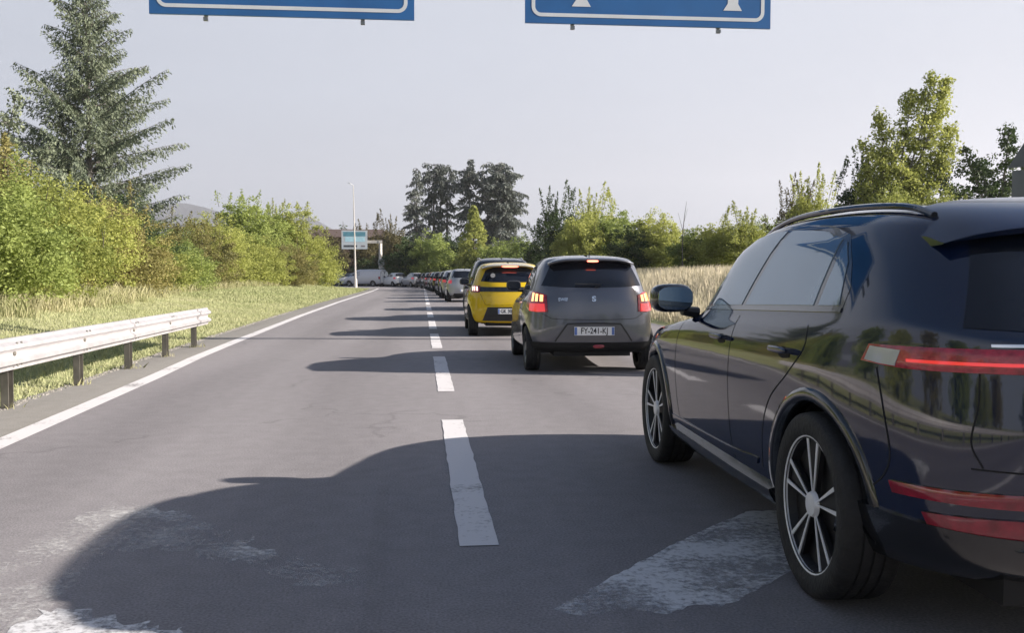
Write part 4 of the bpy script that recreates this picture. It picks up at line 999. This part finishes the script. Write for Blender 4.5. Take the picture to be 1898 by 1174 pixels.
m=MB(); m.box(((a.x+b.x)/2,FY_,(a.z+b.z)/2),(b.x-a.x,.08,a.z-b.z)); pk(m.build('board',pm('board_pale',(.50,.55,.58),.5,var=.05),None,smooth=False),fs)
W_=b.x-a.x; Hh=a.z-b.z; X0=a.x; Z0=b.z
m=MB(); m.box((X0+W_*.5,FY_-.045,Z0+Hh*.80),(W_*.86,.012,Hh*.24)); pk(m.build('header_panel',pm('board_turquoise',(.10,.27,.34),.5,var=.2,vscale=3),None,smooth=False),fs)
m=MB(); m.box((X0+W_*.52,FY_-.045,Z0+Hh*.52),(W_*.76,.012,Hh*.26)); pk(m.build('middle_panel',pm('board_cyan',(.42,.66,.74),.5,var=.1),None,smooth=False),fs)
m=MB(); m.box((X0+W_*.34,FY_-.045,Z0+Hh*.16),(W_*.52,.012,Hh*.11)); pk(m.build('dark_row',pm('board_dark',(.06,.07,.08),.5,var=.3,vscale=9),None,smooth=False),fs)
m=MB(); m.box((X0+W_*.83,FY_-.045,Z0+Hh*.16),(W_*.16,.012,Hh*.08)); pk(m.build('mast_signal',pm('board_mid',(.22,.2,.22),.5,var=.3,vscale=9),None,smooth=False),fs)
m=MB(); m.box((c.x+.1,FY_-.0,c.z-2.6),(.8,.25,.9),bev=.1); m.box((c.x+.25,FY_-.1,c.z-3.5),(.45,.3,.7),bev=.1); pk(m.build('mast_box',pm('signal_grey',(.30,.31,.30),.5,var=.3),None),fs)

# brown building behind the far bend
bd=empty('building',(-10.5,142,0),label='brown windowless-looking building behind the far sign board and its mast',cat='building')
BR=pm('brown_render',(0.105,0.068,0.062),.9,var=.2,vscale=.4,bump=.2,bscale=6)
m=MB(); m.box((-11.5,146,3.4),(16,10,7.0)); pk(m.build('wall',BR,None,smooth=False),bd)
m=MB(); V=[(-20,140.4,6.9),(-3,140.4,6.9),(-3,151.6,6.9),(-20,151.6,6.9),(-17,146,8.3),(-6,146,8.3)]; m.add(V,[(0,1,5,4),(1,2,5),(2,3,4,5),(3,0,4),(0,3,2,1)]); pk(m.build('roof',pm('roof_tiles_brown',(.09,.06,.05),.8,var=.3,vscale=3),None,smooth=False),bd)
for wx in (-17.5,-14.8,-12.1,-9.4,-6.7):
    for wz in (2.0,4.9):
        m=MB(); m.box((wx,140.98,wz),(1.1,.10,1.3)); pk(m.build('window',pm('dark_pane',(.02,.022,.028),.15,var=.1),None,smooth=False),bd)
        
# ================================================================ VEGETATION
def rot_frames(rs,n,up=0.0):
    a=rs.randn(n,3); a[:,2]+=up; a/=np.linalg.norm(a,axis=1)[:,None]
    b=rs.randn(n,3); b-=a*(a*b).sum(1)[:,None]; b/=np.linalg.norm(b,axis=1)[:,None]
    return a,b,np.cross(a,b)
def leaves(name,P,sz,asp,mat,parent,rs,up=.3):
    n=len(P); _,u,v=rot_frames(rs,n,up); s=(sz*(.6+.8*rs.rand(n)))[:,None]
    V=np.stack([P-u*s*.5,P+v*s*asp*.5+u*s*.05,P+u*s*.5,P-v*s*asp*.5+u*s*.05],1).reshape(-1,3)
    F=np.arange(4*n).reshape(n,4)
    return np_mesh(name,V,F,mat,parent)
def clump_pts(rs,C,rad,per):
    n=len(C); r=rad if np.ndim(rad) else np.full(n,rad)
    d=rs.randn(n,per,3); d/=np.linalg.norm(d,axis=2)[...,None]; q=rs.rand(n,per,1)**.45
    return (C[:,None,:]+d*q*r[:,None,None]*np.array([1,1,.8])).reshape(-1,3)
def limbs_mesh(name,segs,mat,parent,n=6):
    m=MB()
    for pts,rad in segs: m.tube(pts,rad,n,cap=False)
    return m.build(name,mat,parent,smooth=True)
BARK=pm('bark',(0.055,0.045,0.035),.9,var=.4,vscale=9,bump=.6,bscale=14)
BARKG=pm('grey_bark',(0.12,0.11,0.10),.9,var=.4,vscale=9,bump=.6,bscale=14)
L_YEL=leafmat('leaf_yellow_green',(0.150,0.185,0.040),(0.46,0.48,0.14),.45)
L_MID=leafmat('leaf_mid_green',(0.100,0.145,0.040),(0.35,0.41,0.12),.42)
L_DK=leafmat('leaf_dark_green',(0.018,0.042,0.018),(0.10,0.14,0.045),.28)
L_BR=leafmat('leaf_brown_green',(0.045,0.042,0.020),(0.15,0.13,0.055),.25)
L_OLV=leafmat('leaf_olive',(0.10,0.11,0.035),(0.36,0.32,0.12),.4)
L_CED=leafmat('cedar_needles',(0.080,0.108,0.075),(0.26,0.29,0.19),.18)
L_CED2=leafmat('old_cedar_needles',(0.050,0.065,0.062),(0.150,0.165,0.145),.12)

def shrub(seed,h,r,mat,name,cat,label,group,nl=7,clumps=330,per=52,leaf=.13,spiky=.6,leg=.0,bark=BARK,shoots=8):
    """a bush or low tree that is leafy to the ground: trunk stems and a crown made of leaf clumps"""
    rs=np.random.RandomState(seed); t=empty(name,(0,0,0),label=label,cat=cat,group=group)
    E=[]
    for i in range(nl):
        a=rs.rand()*2*PI; d=r*.52*math.sqrt(rs.rand()); zz=h*(leg+(1-leg)*(.24+.46*rs.rand()*(1-.5*d/r)))
        rr=r*(.36+.26*rs.rand()); E.append((d*math.cos(a),d*math.sin(a),zz,rr,min(zz+.1,h*(.18+.17*rs.rand()))))
    E.append((0,0,h*.66,r*.5,h*.33))
    E.append((0,0,h*(leg+.22),r*.85,h*.26))
    C=[]
    for i in range(clumps):
        e=E[rs.randint(len(E))]; d=rs.randn(3); d/=np.linalg.norm(d); q=(.45+.6*rs.rand()**.5)
        C.append((e[0]+d[0]*e[3]*q,e[1]+d[1]*e[3]*q,max(.12,e[2]+d[2]*e[4]*q)))
    C=np.array(C); rad=.16*r/2.6*(.7+1.1*rs.rand(len(C)))+.14
    P=clump_pts(rs,C,rad,per)
    # loose leaves and upward shoots break the outline
    S=[]; segs=[]
    for i in range(shoots):
        e=E[rs.randint(len(E))]; b=np.array([e[0]+rs.randn()*e[3]*.4,e[1]+rs.randn()*e[3]*.4,e[2]+e[4]*.75]); L=spiky*(.5+rs.rand())*h*.2
        tip=b+np.array([rs.randn()*.18*L,rs.randn()*.18*L,L]); k=int(30+50*L)
        q=rs.rand(k,1); S.append(b+(tip-b)*q+rs.randn(k,3)*(.16*(1.15-q))); segs.append(([b-[0,0,.4],tip],[.015,.006]))
    if S: P=np.vstack([P]+S)
    P=np.vstack([P,C[rs.randint(len(C),size=1400)]+rs.randn(1400,3)*.32*r/2.6]); P=P[P[:,2]>.02]
    leaves('crown',P,leaf,.6,mat,t,rs)
    for i in range(5):
        a=rs.rand()*2*PI; e=E[rs.randint(len(E))]
        segs.append(([(.15*math.cos(a),.15*math.sin(a),-.4),(e[0]*.4,e[1]*.4,h*.3),(e[0],e[1],e[2])],[.07,.05,.02]))
    limbs_mesh('trunk',segs,bark,t)
    return t
def place(src,x,y,z=None,s=1.0,sz=None,rz=0,label=None,group=None,mat=None,first=False):
    c=src if first else copy_tree(src); c.location=(x,y,(H(x,y)-.05) if z is None else z); c.rotation_euler=(0,0,rz); c.scale=(s,s,sz or s)
    if label: c['label']=label
    if group: c['group']=group
    if mat:
        for ch in c.children:
            if ch.name.startswith('crown'): ch.material_slots[0].link='OBJECT'; ch.material_slots[0].material=mat
    return c
GL='shrubs along the left verge'
S1=shrub(11,5.4,3.0,L_YEL,'shrub','shrub','bushy yellow green shrub',GL,nl=10,clumps=560,per=66,leaf=.105)
S2=shrub(12,5.0,2.7,L_YEL,'shrub','shrub','yellow green shrub',GL,nl=9,clumps=500,per=66,leaf=.105,shoots=14,spiky=1.0)
S3=shrub(13,6.6,2.5,L_YEL,'shrub','shrub','tall shrub',GL,nl=10,clumps=480,per=60,leaf=.12,shoots=18,spiky=1.0)
S4=shrub(14,3.4,2.2,L_YEL,'shrub','shrub','low shrub',GL,nl=8,clumps=340,per=62,leaf=.105,shoots=6)
# px, Y, src, height factor, material
LEFT=[ # px centre, Y, proto, target top px y, width scale, mat, label
 (-40,24,S1,262,1.0,L_MID,'big green shrub cut by the left edge of the photo'),
 (45,28,S2,292,1.0,L_YEL,'leafy shrub second from left edge, below the cedar branches'),
 (-60,33,S3,240,1.3,L_OLV,'taller green shrub behind, at the far left edge'),
 (120,33,S1,325,.95,L_YEL,'broad shrub right below the big cedar trunk, warm yellow tips'),
 (200,38,S2,350,1.1,L_OLV,'rounded shrub hiding the foot of the big cedar'),
 (215,44,S1,345,1.1,L_DK,'greener shrub crown touching the right side of the cedar'),
 (262,43,S4,425,1.3,L_YEL,'low yellow shrub in front, right of the cedar'),
 (310,50,S1,415,1.1,L_MID,'yellow green shrub under the end of the distant ridge'),
 (352,56,S2,392,1.1,L_OLV,'pale rounded shrub in the middle of the left row'),
 (395,62,S1,385,1.15,L_YEL,'full shrub left of the spiky topped tree'),
 (330,47,S4,455,1.2,L_MID,'small green shrub at the foot of the left row'),
 (452,72,S3,352,1.15,L_MID,'slim spiky topped tree highest in the left row'),
 (430,66,S4,440,1.5,L_YEL,'low shrub below the spiky topped tree'),
 (500,80,S3,378,1.2,L_MID,'tree with loose shoots right of the spiky topped one'),
 (480,70,S1,430,1.1,L_YEL,'wide yellow shrub in front of the loose tree'),
 (538,82,S3,368,1.15,L_YEL,'upright yellow tree second from the end of the left row'),
 (535,74,S2,445,1.15,L_OLV,'round golden shrub near the end of the left row'),
 (576,84,S2,425,1.2,L_YEL,'last yellow shrub of the left row beside the brown building')]
used=set()
hts={id(S1):5.4,id(S2):5.0,id(S3):6.6,id(S4):3.4}
rg=random.Random(8)
def drop(px,Y,src,ty,ws,mat,lab,group,base=None):
    p=at(px,ty,Y); z0=H(p.x,Y)-.05; hh=p.z-z0; hs=hh/(hts[id(src)]*1.04)
    f=id(src) not in used; used.add(id(src))
    sxy=ws*(.55+.45*hs)
    return place(src,p.x,Y,z0,sxy,hs,rg.uniform(0,6),lab,group,mat,first=f)
copies=[]
for q in LEFT: copies.append((q,GL))
GR_='trees and shrubs right of the queue'
S5=shrub(21,4.8,2.4,L_MID,'broadleaf_tree','tree','tree',GR_,nl=9,clumps=330,per=52,shoots=10,leg=.08); hts[id(S5)]=4.8
S6=shrub(22,5.6,2.2,L_MID,'broadleaf_tree','tree','tree',GR_,nl=9,clumps=260,per=48,shoots=20,spiky=1.5,leg=.15); hts[id(S6)]=5.6
RIGHT=[
 (735,118,S5,418,1.1,L_BR,'olive brown tree just right of the cream mast'),
 (762,112,S5,432,1.4,L_DK,'dark green tree left of the queue in front of the cedars'),
 (800,110,S5,425,1.5,L_MID,'mid green tree below the left cedars'),
 (838,116,S5,432,1.5,L_DK,'dark tree behind the row, left of the bright cone tree'),
 (925,104,S5,440,1.4,L_MID,'low green tree right of the bright cone tree'),
 (968,96,S5,432,1.2,L_MID,'green tree above the roof of the grey hatchback, left side'),
 (1002,90,S6,425,1.3,L_DK,'dark tree directly behind the grey hatchback roof'),
 (1043,80,S6,366,1.1,L_DK,'thin topped dark tree highest above the grey hatchback'),
 (1078,72,S5,385,1.1,L_YEL,'yellow green tree above the grey hatchback lamp'),
 (1110,76,S6,368,1.15,L_YEL,'pointed yellow tree right of the grey hatchback roof centre'),
 (1142,72,S5,382,1.2,L_MID,'rounded green tree above the right end of the grey hatchback'),
 (1180,66,S5,410,1.1,L_DK,'dark tree in the gap right of the grey hatchback'),
 (1212,66,S5,385,1.15,L_YEL,'bright round tree left of the bare sapling'),
 (1245,64,S5,420,1.1,L_YEL,'low yellow tree at the foot of the bare sapling'),
 (1290,60,S5,418,1.2,L_MID,'low green tree right of the bare sapling'),
 (1335,58,S5,405,1.2,L_YEL,'yellow green tree left of the navy SUV windscreen'),
 (1372,56,S6,395,1.1,L_YEL,'pale tree over the front of the navy SUV roof'),
 (1425,60,S5,398,1.1,L_MID,'green tree half hidden by the navy SUV roof front'),
 (1468,52,S6,352,.75,L_BR,'scraggy brownish tree over the SUV roof rail'),
 (1518,50,S6,338,.85,L_YEL,'small bright tree with upright shoots over the SUV roof'),
 (1600,46,S6,312,.95,L_DK,'dark green tree at the left foot of the tall poplar'),
 (1660,42,S5,335,.8,L_YEL,'bright bush at the foot of the tall poplar'),
 (1745,42,S5,340,.8,L_YEL,'golden bush at the right foot of the tall poplar')]
for q in RIGHT: copies.append((q,GR_))
for (px,Y,src,ty,ws,mat,lab),g in copies: drop(px,Y,src,ty,ws,mat,lab,g)
# hidden from direct view but mirrored in the SUV flank
for i,(x,y) in enumerate([(-13,16),(-14,9),(-13.5,2),(-14,-5),(-13.5,-12),(-14,-19)]): place([S1,S2,S3][i%3],x,y,s=1.1,rz=i*1.3,label=['round','dense','tall','yellowish','broad','last'][i]+' green shrub behind the crash barrier left of the frame, '+['level with the posts','by the second barrier length','beside the camera','just behind the camera','well behind the camera','farthest behind the camera'][i],group=GL)

for i,(x,y,k) in enumerate([(-9,-42,1.8),(-1,-50,2.0),(7,-46,1.9),(13,-38,1.7),(19,-28,1.6),(15,-52,2.2)]): place(S5,x,y,H(x,y)-.1,k*1.2,k,i*1.1,['wide','tall','full','dark','near','distant'][i]+' unseen tree behind the camera added to darken the navy SUV tailgate reflection','trees behind the camera',L_MID)  # unseen trees, added to darken what the tailgate mirrors
# low dark undergrowth in the shade behind the queue
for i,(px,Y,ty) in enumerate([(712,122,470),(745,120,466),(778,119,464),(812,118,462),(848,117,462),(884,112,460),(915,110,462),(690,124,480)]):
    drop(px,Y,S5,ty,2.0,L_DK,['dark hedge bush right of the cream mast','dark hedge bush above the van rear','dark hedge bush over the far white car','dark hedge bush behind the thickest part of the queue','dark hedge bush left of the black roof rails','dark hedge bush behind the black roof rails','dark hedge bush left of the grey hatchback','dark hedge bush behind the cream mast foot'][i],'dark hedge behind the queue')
# conical bright tree
def cone_tree(seed,h,r,mat,label):
    rs=np.random.RandomState(seed); t=empty('conical_tree',(0,0,0),label=label,cat='tree')
    z=rs.rand(420)**1.15; a=rs.rand(420)*2*PI; rr=r*(1-z)**.8*(.55+.5*rs.rand(420)); C=np.stack([rr*np.cos(a),rr*np.sin(a),.3+z*h*.97],1)
    leaves('crown',clump_pts(rs,C,.34,44),.2,.6,mat,t,rs)
    limbs_mesh('trunk',[([(0,0,-.3),(0,0,h*.5),(0,0,h*.93)],[.2,.12,.02])],BARK,t); return t
p=at(878,383,106); ct=cone_tree(31,p.z,2.9,L_YEL,'bright yellow green cone shaped tree in front of the cedars'); ct.location=(p.x,106,0)

# ---- conifers
def cedar(seed,h,prof,name,label,nb=120,z0=.12,mat=L_CED,rise=.35,twig=.30,dens=1.0,need=.30,gaps=0.0,droop=.25,group=None,hang=.35,tr=.28,arms=1):
    rs=np.random.RandomState(seed); t=empty(name,(0,0,0),label=label,cat='tree',group=group)
    PX=[a for a,b in prof]; PR=[b for a,b in prof]; segs=[]; NP=[];ND=[];NS=[]
    lean=rs.randn(2)*.012*h
    ax=lambda z:np.array([lean[0]*(z/h)**2,lean[1]*(z/h)**2,z])
    segs.append(([ax(-.5),ax(h*.3),ax(h*.6),ax(h*.98)],[tr,tr*.75,tr*.45,.02]))
    for i in range(nb):
        f=z0+(1-z0)*((i+rs.rand())/nb)**.92; z=f*h*.985
        L=np.interp(f,PX,PR)*(.42+.78*rs.rand())
        if gaps and rs.rand()<gaps*(.6+.8*abs(math.sin(f*19+seed))): continue
        az=i*2.399+rs.randn()*.3; d=np.array([math.cos(az),math.sin(az),0]); el=rise*(.4+.9*f)+rs.randn()*.12
        n=max(3,int(L/.35)); pts=[]
        for k in range(n+1):
            q=k/n; pts.append(ax(z)+d*L*q+np.array([0,0,L*(math.tan(el)*q*(1-.35*q) - droop*q*q*(1.3-f))]))
        pts=np.array(pts); segs.append((pts[::max(1,n//4)] if n>5 else pts,None))
        side=np.array([-d[1],d[0],0])
        cnt=int(L/.16*dens)
        for k in range(cnt):
            q=.12+.88*(k+rs.rand())/cnt; j=min(n-1,int(q*n)); fr=q*n-j; b=pts[j]*(1-fr)+pts[j+1]*fr
            tl=twig*L*(1.08-q)*(.6+.6*rs.rand())+.18; sg=1 if k%2 else -1
            td=(d*(.5+.5*rs.rand())+side*sg*(.9-.3*q)+np.array([0,0,-.05-.25*rs.rand()])); td/=np.linalg.norm(td)
            m_=max(3,int(tl/.085*dens)); qq=rs.rand(m_,1)
            pos=b+td*tl*qq+np.array([0,0,-1])*hang*tl*qq**2+rs.randn(m_,3)*.035
            dv=td*.6+rs.randn(m_,3)*.45+np.array([0,0,-hang]); NP.append(pos); ND.append(dv); NS.append(np.full(m_,need)*(.5+.7*rs.rand(m_)))
    P=np.vstack(NP);D=np.vstack(ND);S=np.concatenate(NS); D/=np.linalg.norm(D,axis=1)[:,None]
    sd_=rs.randn(len(P),3); sd_-=D*(D*sd_).sum(1)[:,None]; sd_/=np.linalg.norm(sd_,axis=1)[:,None]
    wv=sd_*(S*.17)[:,None]; e=D*S[:,None]
    V=np.stack([P-wv*.4,P+e*.45-wv,P+e,P+e*.45+wv],1).reshape(-1,3)
    np_mesh('crown',V,np.arange(len(V)).reshape(-1,4),mat,t)
    out=[]
    for pts,rad in segs:
        if rad is None:
            L=len(pts); rad=[.045*tr/.28*(1-.8*k/(L-1)) for k in range(L)]
        out.append((pts,rad))
    limbs_mesh('trunk',out,BARKG,t,5)
    print('needles',len(P)); return t
Y=60; p=at(160,-12,Y); hc=p.z-H(p.x,Y)
big=cedar(41,hc,[(0,6.0),(.15,6.2),(.3,5.9),(.42,5.2),(.52,4.9),(.62,3.9),(.72,2.9),(.82,2.2),(.9,1.9),(.96,1.3),(1,.2)],'cedar_tree','large feathery blue green cedar with bare branch tips on the left',nb=200,z0=.10,dens=1.7,need=.25,rise=.56,twig=.24,droop=-.10,hang=.48,gaps=.05)
big.location=(p.x,Y,H(p.x,Y)); big.scale=(.92,.95,1.04)
GC='tall old cedars behind the queue'
for (px,Y,ty,pr,lab,sd_,gp) in [
 (772,150,306,[(0,2.5),(.3,3.4),(.5,2.3),(.7,1.7),(.9,1.0),(1,.2)],'slender pointed cedar on the left of the old cedar group',51,.30),
 (803,154,298,[(0,1.0),(.35,1.5),(.55,1.9),(.8,2.8),(.95,2.4),(1,1.0)],'flat topped cedar second from left in the group',52,.42),
 (828,158,302,[(0,1.0),(.35,1.6),(.6,2.0),(.85,2.6),(.97,1.8),(1,.6)],'ragged cedar in the middle of the group with open trunk',53,.45),
 (872,152,292,[(0,1.5),(.3,2.6),(.5,2.5),(.7,2.0),(.85,2.6),(.97,2.0),(1,.7)],'cedar rising behind the bright cone tree',54,.40),
 (935,150,296,[(0,5.6),(.2,5.4),(.4,4.6),(.6,3.8),(.8,3.3),(.95,3.0),(1,1.2)],'broad weeping cedar on the right of the old cedar group',55,.16),
 (905,156,298,[(0,1.5),(.4,2.2),(.7,2.4),(.9,2.6),(1,1.0)],'narrow cedar leaning close to the broad weeping one',56,.45)]:
    p=at(px,ty,Y); c=cedar(sd_,p.z,pr,'cedar_tree',lab,nb=132,z0=.24,mat=L_CED2,rise=.12,twig=.38,dens=1.15,need=.58,gaps=gp,droop=.40,group=GC,hang=.9,tr=.32); c.location=(p.x,Y,0)
p=at(636,408,150); c=cedar(57,p.z,[(0,2.6),(.5,1.6),(1,.1)],'spruce_tree','small dark spruce tip above the far sign board',nb=60,mat=L_DK,need=.5,dens=.8); c.location=(p.x,150,0)
place(S5,at(600,470,122).x,122,s=1.5,sz=1.5,label='brown green bush between the left shrubs and the brown building',group='shrubs by the building',mat=L_BR)
place(S6,at(675,470,126).x,126,s=1.3,sz=1.25,rz=2,label='dark brown tree behind the cream mast by the brown building',group='shrubs by the building',mat=L_BR)
place(S6,at(712,470,130).x,130,s=1.3,sz=1.5,rz=1,label='thin olive tree between brown building and dark hedge',group='shrubs by the building',mat=L_BR)

# ---- open crowned trees on the right bank and at the left edge
def limb_tree(seed,h,label,limbs,mat,name='broadleaf_tree',per=46,leaf=.125,cr=.34,trunk_h=.25,step=.33,tr=.16):
    """limbs: list of (start fraction, azimuth deg, tilt deg from vertical, length, width of foliage)"""
    rs=np.random.RandomState(seed); t=empty(name,(0,0,0),label=label,cat='tree'); segs=[([(0,0,-.4),(.03,0,h*.2),(0,.05,h*trunk_h+.6)],[tr,tr*.8,tr*.6])]; C=[];RD=[]
    for f,az,ti,L,wd in limbs:
        b=np.array([0,0,h*f]); a=R(az); tt=R(ti); d=np.array([math.cos(a)*math.sin(tt),math.sin(a)*math.sin(tt),math.cos(tt)])
        pts=[b+d*L*q+np.array([math.sin(q*5+seed)*.10,math.cos(q*4+az)*.10,0])*L*.15*q for q in np.linspace(0,1,7)]
        segs.append((pts,[tr*.5*(1-.9*q) for q in np.linspace(0,1,7)])); n=int(L/step)
        for k in range(n):
            q=.22+.78*(k+rs.rand())/n; j=min(5,int(q*6)); p0=pts[j]+(pts[j+1]-pts[j])*(q*6-j)
            ww=wd*math.sin(PI*min(1,.18+q*.80))**.8
            for _ in range(4):
                o=rs.randn(3)*np.array([ww,ww,.25])*.55; C.append(p0+o); RD.append(cr*(.55+.7*rs.rand()))
                if rs.rand()<.45: segs.append(([p0,p0+o],[.02,.008]))
    C=np.array(C); P=clump_pts(rs,C,np.array(RD),per); leaves('crown',P,leaf,.6,mat,t,rs); limbs_mesh('trunk',segs,BARKG,t,5); return t
Y=45; p=at(1680,375,Y); zb=H(p.x,Y)-.1
pop=limb_tree(61,7.5,'tall multi stemmed poplar with ragged upright limbs above the SUV roof',
 [(.05,180,13,5.0,.75),(.10,175,5,5.8,.8),(.10,0,14,7.6,.75),(.15,0,20,7.2,.6),(.12,5,8,6.6,.8),(.05,5,27,6.4,.62),(.12,0,33,5.2,.7),(.0,90,10,5.0,.9),(.05,180,24,3.4,.7),(.1,20,18,4.0,.9)],L_YEL,name='poplar_tree',per=44); pop.location=(p.x-.9,Y,zb); pop.scale=(1.15,1.15,1.22)
p=at(1850,375,Y); ok_=limb_tree(62,6,'open dark tree with sky gaps at the right edge above the SUV roof',
 [(.15,180,42,3.6,.7),(.2,175,22,3.6,.7),(.3,0,6,3.7,.7),(.2,10,28,3.6,.7),(.2,0,50,3.4,.7),(.1,180,58,3.0,.6),(.3,90,30,3.0,.7),(.1,10,66,3.0,.6)],L_DK,per=40,cr=.36); ok_.location=(p.x,Y,H(p.x,Y)-.1); ok_.scale=(1.25,1.25,1.30)
p=at(-10,150,36); lt=limb_tree(63,7,'grey green tree top entering at the upper left edge',
 [(.3,180,40,4.0,.8),(.4,175,12,4.6,.7),(.4,0,15,4.3,.7),(.3,0,36,3.8,.6),(.3,0,55,3.3,.5),(.3,90,30,4.0,.8)],L_CED,per=26); lt.location=(p.x-.3,36,p.z-7.5)
p=at(1266,440,58); zb=H(p.x,58)
sp=empty('bare_sapling',(p.x,58,zb),label='thin bare leafless sapling standing above the bank shrubs',cat='tree')
m=MB(); hh=at(1270,373,58).z-zb
m.tube([(0,0,-.2),(-.05,0,hh*.5),(.08,0,hh*.8),(.22,0,hh)],[.045,.035,.02,.008],5); m.tube([(-.03,0,hh*.62),(-.3,.1,hh*.85)],[.015,.006],4); m.tube([(.05,0,hh*.72),(.3,.1,hh*.9)],[.015,.006],4); m.tube([(-.05,0,hh*.45),(.25,-.1,hh*.66)],[.015,.006],4)
m.build('trunk',BARKG,sp)

# ---- grass and weeds
def grass(name,rs,X,Yv,h0,h1,wd,mat,lean=.35,label=None,k=1):
    n=len(X); Z=hgt(X,Yv)-.02; hh=h0+(h1-h0)*rs.rand(n)**1.5; a=rs.rand(n)*2*PI; dx=np.cos(a);dy=np.sin(a); b=rs.rand(n)*2*PI; ln=lean*hh*rs.rand(n)
    w_=wd*(.6+.8*rs.rand(n))
    P=np.stack([X,Yv,Z],1); W=np.stack([dx*w_,dy*w_,0*w_],1); M1=P+np.stack([np.cos(b)*ln*.35,np.sin(b)*ln*.35,hh*.6],1); T=P+np.stack([np.cos(b)*ln,np.sin(b)*ln,hh],1)
    V=np.stack([P-W,P+W,M1+W*.8,T,M1-W*.8],1).reshape(-1,3); F=np.arange(5*n).reshape(n,5)
    o=np_mesh(name,V,F,mat); tag(o,label=label,cat='grass',kind='stuff'); return o
rs=np.random.RandomState(77)
GR1=leafmat('verge_grass',(0.22,0.27,0.10),(0.50,0.50,0.29),.3,.8); GR2=leafmat('dry_grass',(0.30,0.29,0.17),(0.60,0.54,0.41),.55,.8); GR3=leafmat('weed_stems',(0.22,0.26,0.09),(0.58,0.53,0.33),.3,.8)
n=150000; Yv=4+42*rs.rand(n)**1.35; el=road_left(Yv)-.80; X=el-(rs.rand(n)**1.3)*(9+.08*Yv); grass('verge_grass',rs,X,Yv,.03,.12,.006,GR1,.8,'short pale mown grass covering the left verge')
n=90000; Yv=40+52*rs.rand(n); el=road_left(Yv)-.85; X=el-(rs.rand(n)**1.1)*12; grass('verge_grass_far',rs,X,Yv,.05,.16,.014,GR1,.8,'short pale grass farther along the left verge')
o_names=None
# tall weeds at the foot of the shrubs
n=26000; Yv=20+68*rs.rand(n); fx=np.interp(Yv,[20,28,40,50,60,70,80,90],[-8.9,-9.3,-10.4,-11.2,-11.2,-10.6,-9.6,-8.3]); X=fx-np.abs(rs.randn(n))*1.1+.35*np.sin(Yv*2.1)+.3*np.sin(Yv*5.3); grass('tall_weeds',rs,X,Yv,.12,.55,.008,GR3,.8,'pale tall weeds fringing the foot of the left shrubs')
# dry grass on the right bank
n=120000; Yv=14+72*rs.rand(n)**1.2; X=6.5+rs.rand(n)*11; grass('dry_bank_grass',rs,X,Yv,.12,.62,.011,GR2,.4,'tall straw coloured dry grass on the right bank')
n=9000; Yv=3+90*rs.rand(n)**1.2; X=road_left(Yv)-.80+rs.randn(n)*.05; grass('edge_tufts',rs,X,Yv,.03,.10,.008,GR1,.9,'ragged grass tufts creeping over the shoulder edge')
Yp=np.concatenate([17.13-1.93*k+rs.randn(50)*.09 for k in range(0,9)]); grass('post_tufts',rs,np.interp(Yp,[0,17],[-3.93,-4.0])+rs.randn(len(Yp))*.07,Yp,.05,.16,.006,GR3,.9,'small weed tufts at the feet of the barrier posts')

n=5000; Yv=4+30*rs.rand(n)**1.3; X=road_left(Yv)-.74-np.abs(rs.randn(n))*.13+.05; r_=.006+.014*rs.rand(n)**2
cz=np.where(X>road_left(Yv)-.8,0.0,hgt(X,Yv)); O=np.array([[1,0,0],[-.5,.87,0],[-.5,-.87,0],[0,0,1.1]]); P=np.stack([X,Yv,cz],1)
V=(P[:,None,:]+O[None]*r_[:,None,None]*(.6+.8*rs.rand(n,4,1))).reshape(-1,3); b4=np.arange(n)[:,None]*4
F=np.concatenate([b4+np.array([0,1,3]),b4+np.array([1,2,3]),b4+np.array([2,0,3])]); o=np_mesh('gravel',V,F,pm('gravel_grey',(.30,.28,.25),.9,var=.3,vscale=30)); tag(o,kind='stuff',label='loose grey gravel along the ragged edge of the shoulder',cat='gravel')

# ================================================================ HAZE
hz_=MB(); hz_.box((0,2000,225),(6700,4800,464)); ho=hz_.build('haze',None,None,smooth=False)
hm=bpy.data.materials.new('haze'); hm.use_nodes=True; n_=hm.node_tree.nodes; [n_.remove(x) for x in list(n_) if x.type=='BSDF_PRINCIPLED']
pv=n_.new('ShaderNodeVolumePrincipled'); pv.inputs['Color'].default_value=(.86,.87,.93,1); pv.inputs['Density'].default_value=0.00024; pv.inputs['Anisotropy'].default_value=0.3
hm.node_tree.links.new(pv.outputs[0],n_['Material Output'].inputs['Volume']); ho.data.materials.append(hm); tag(ho,kind='stuff',label='thin pale air haze fading the distant ridge',cat='haze')
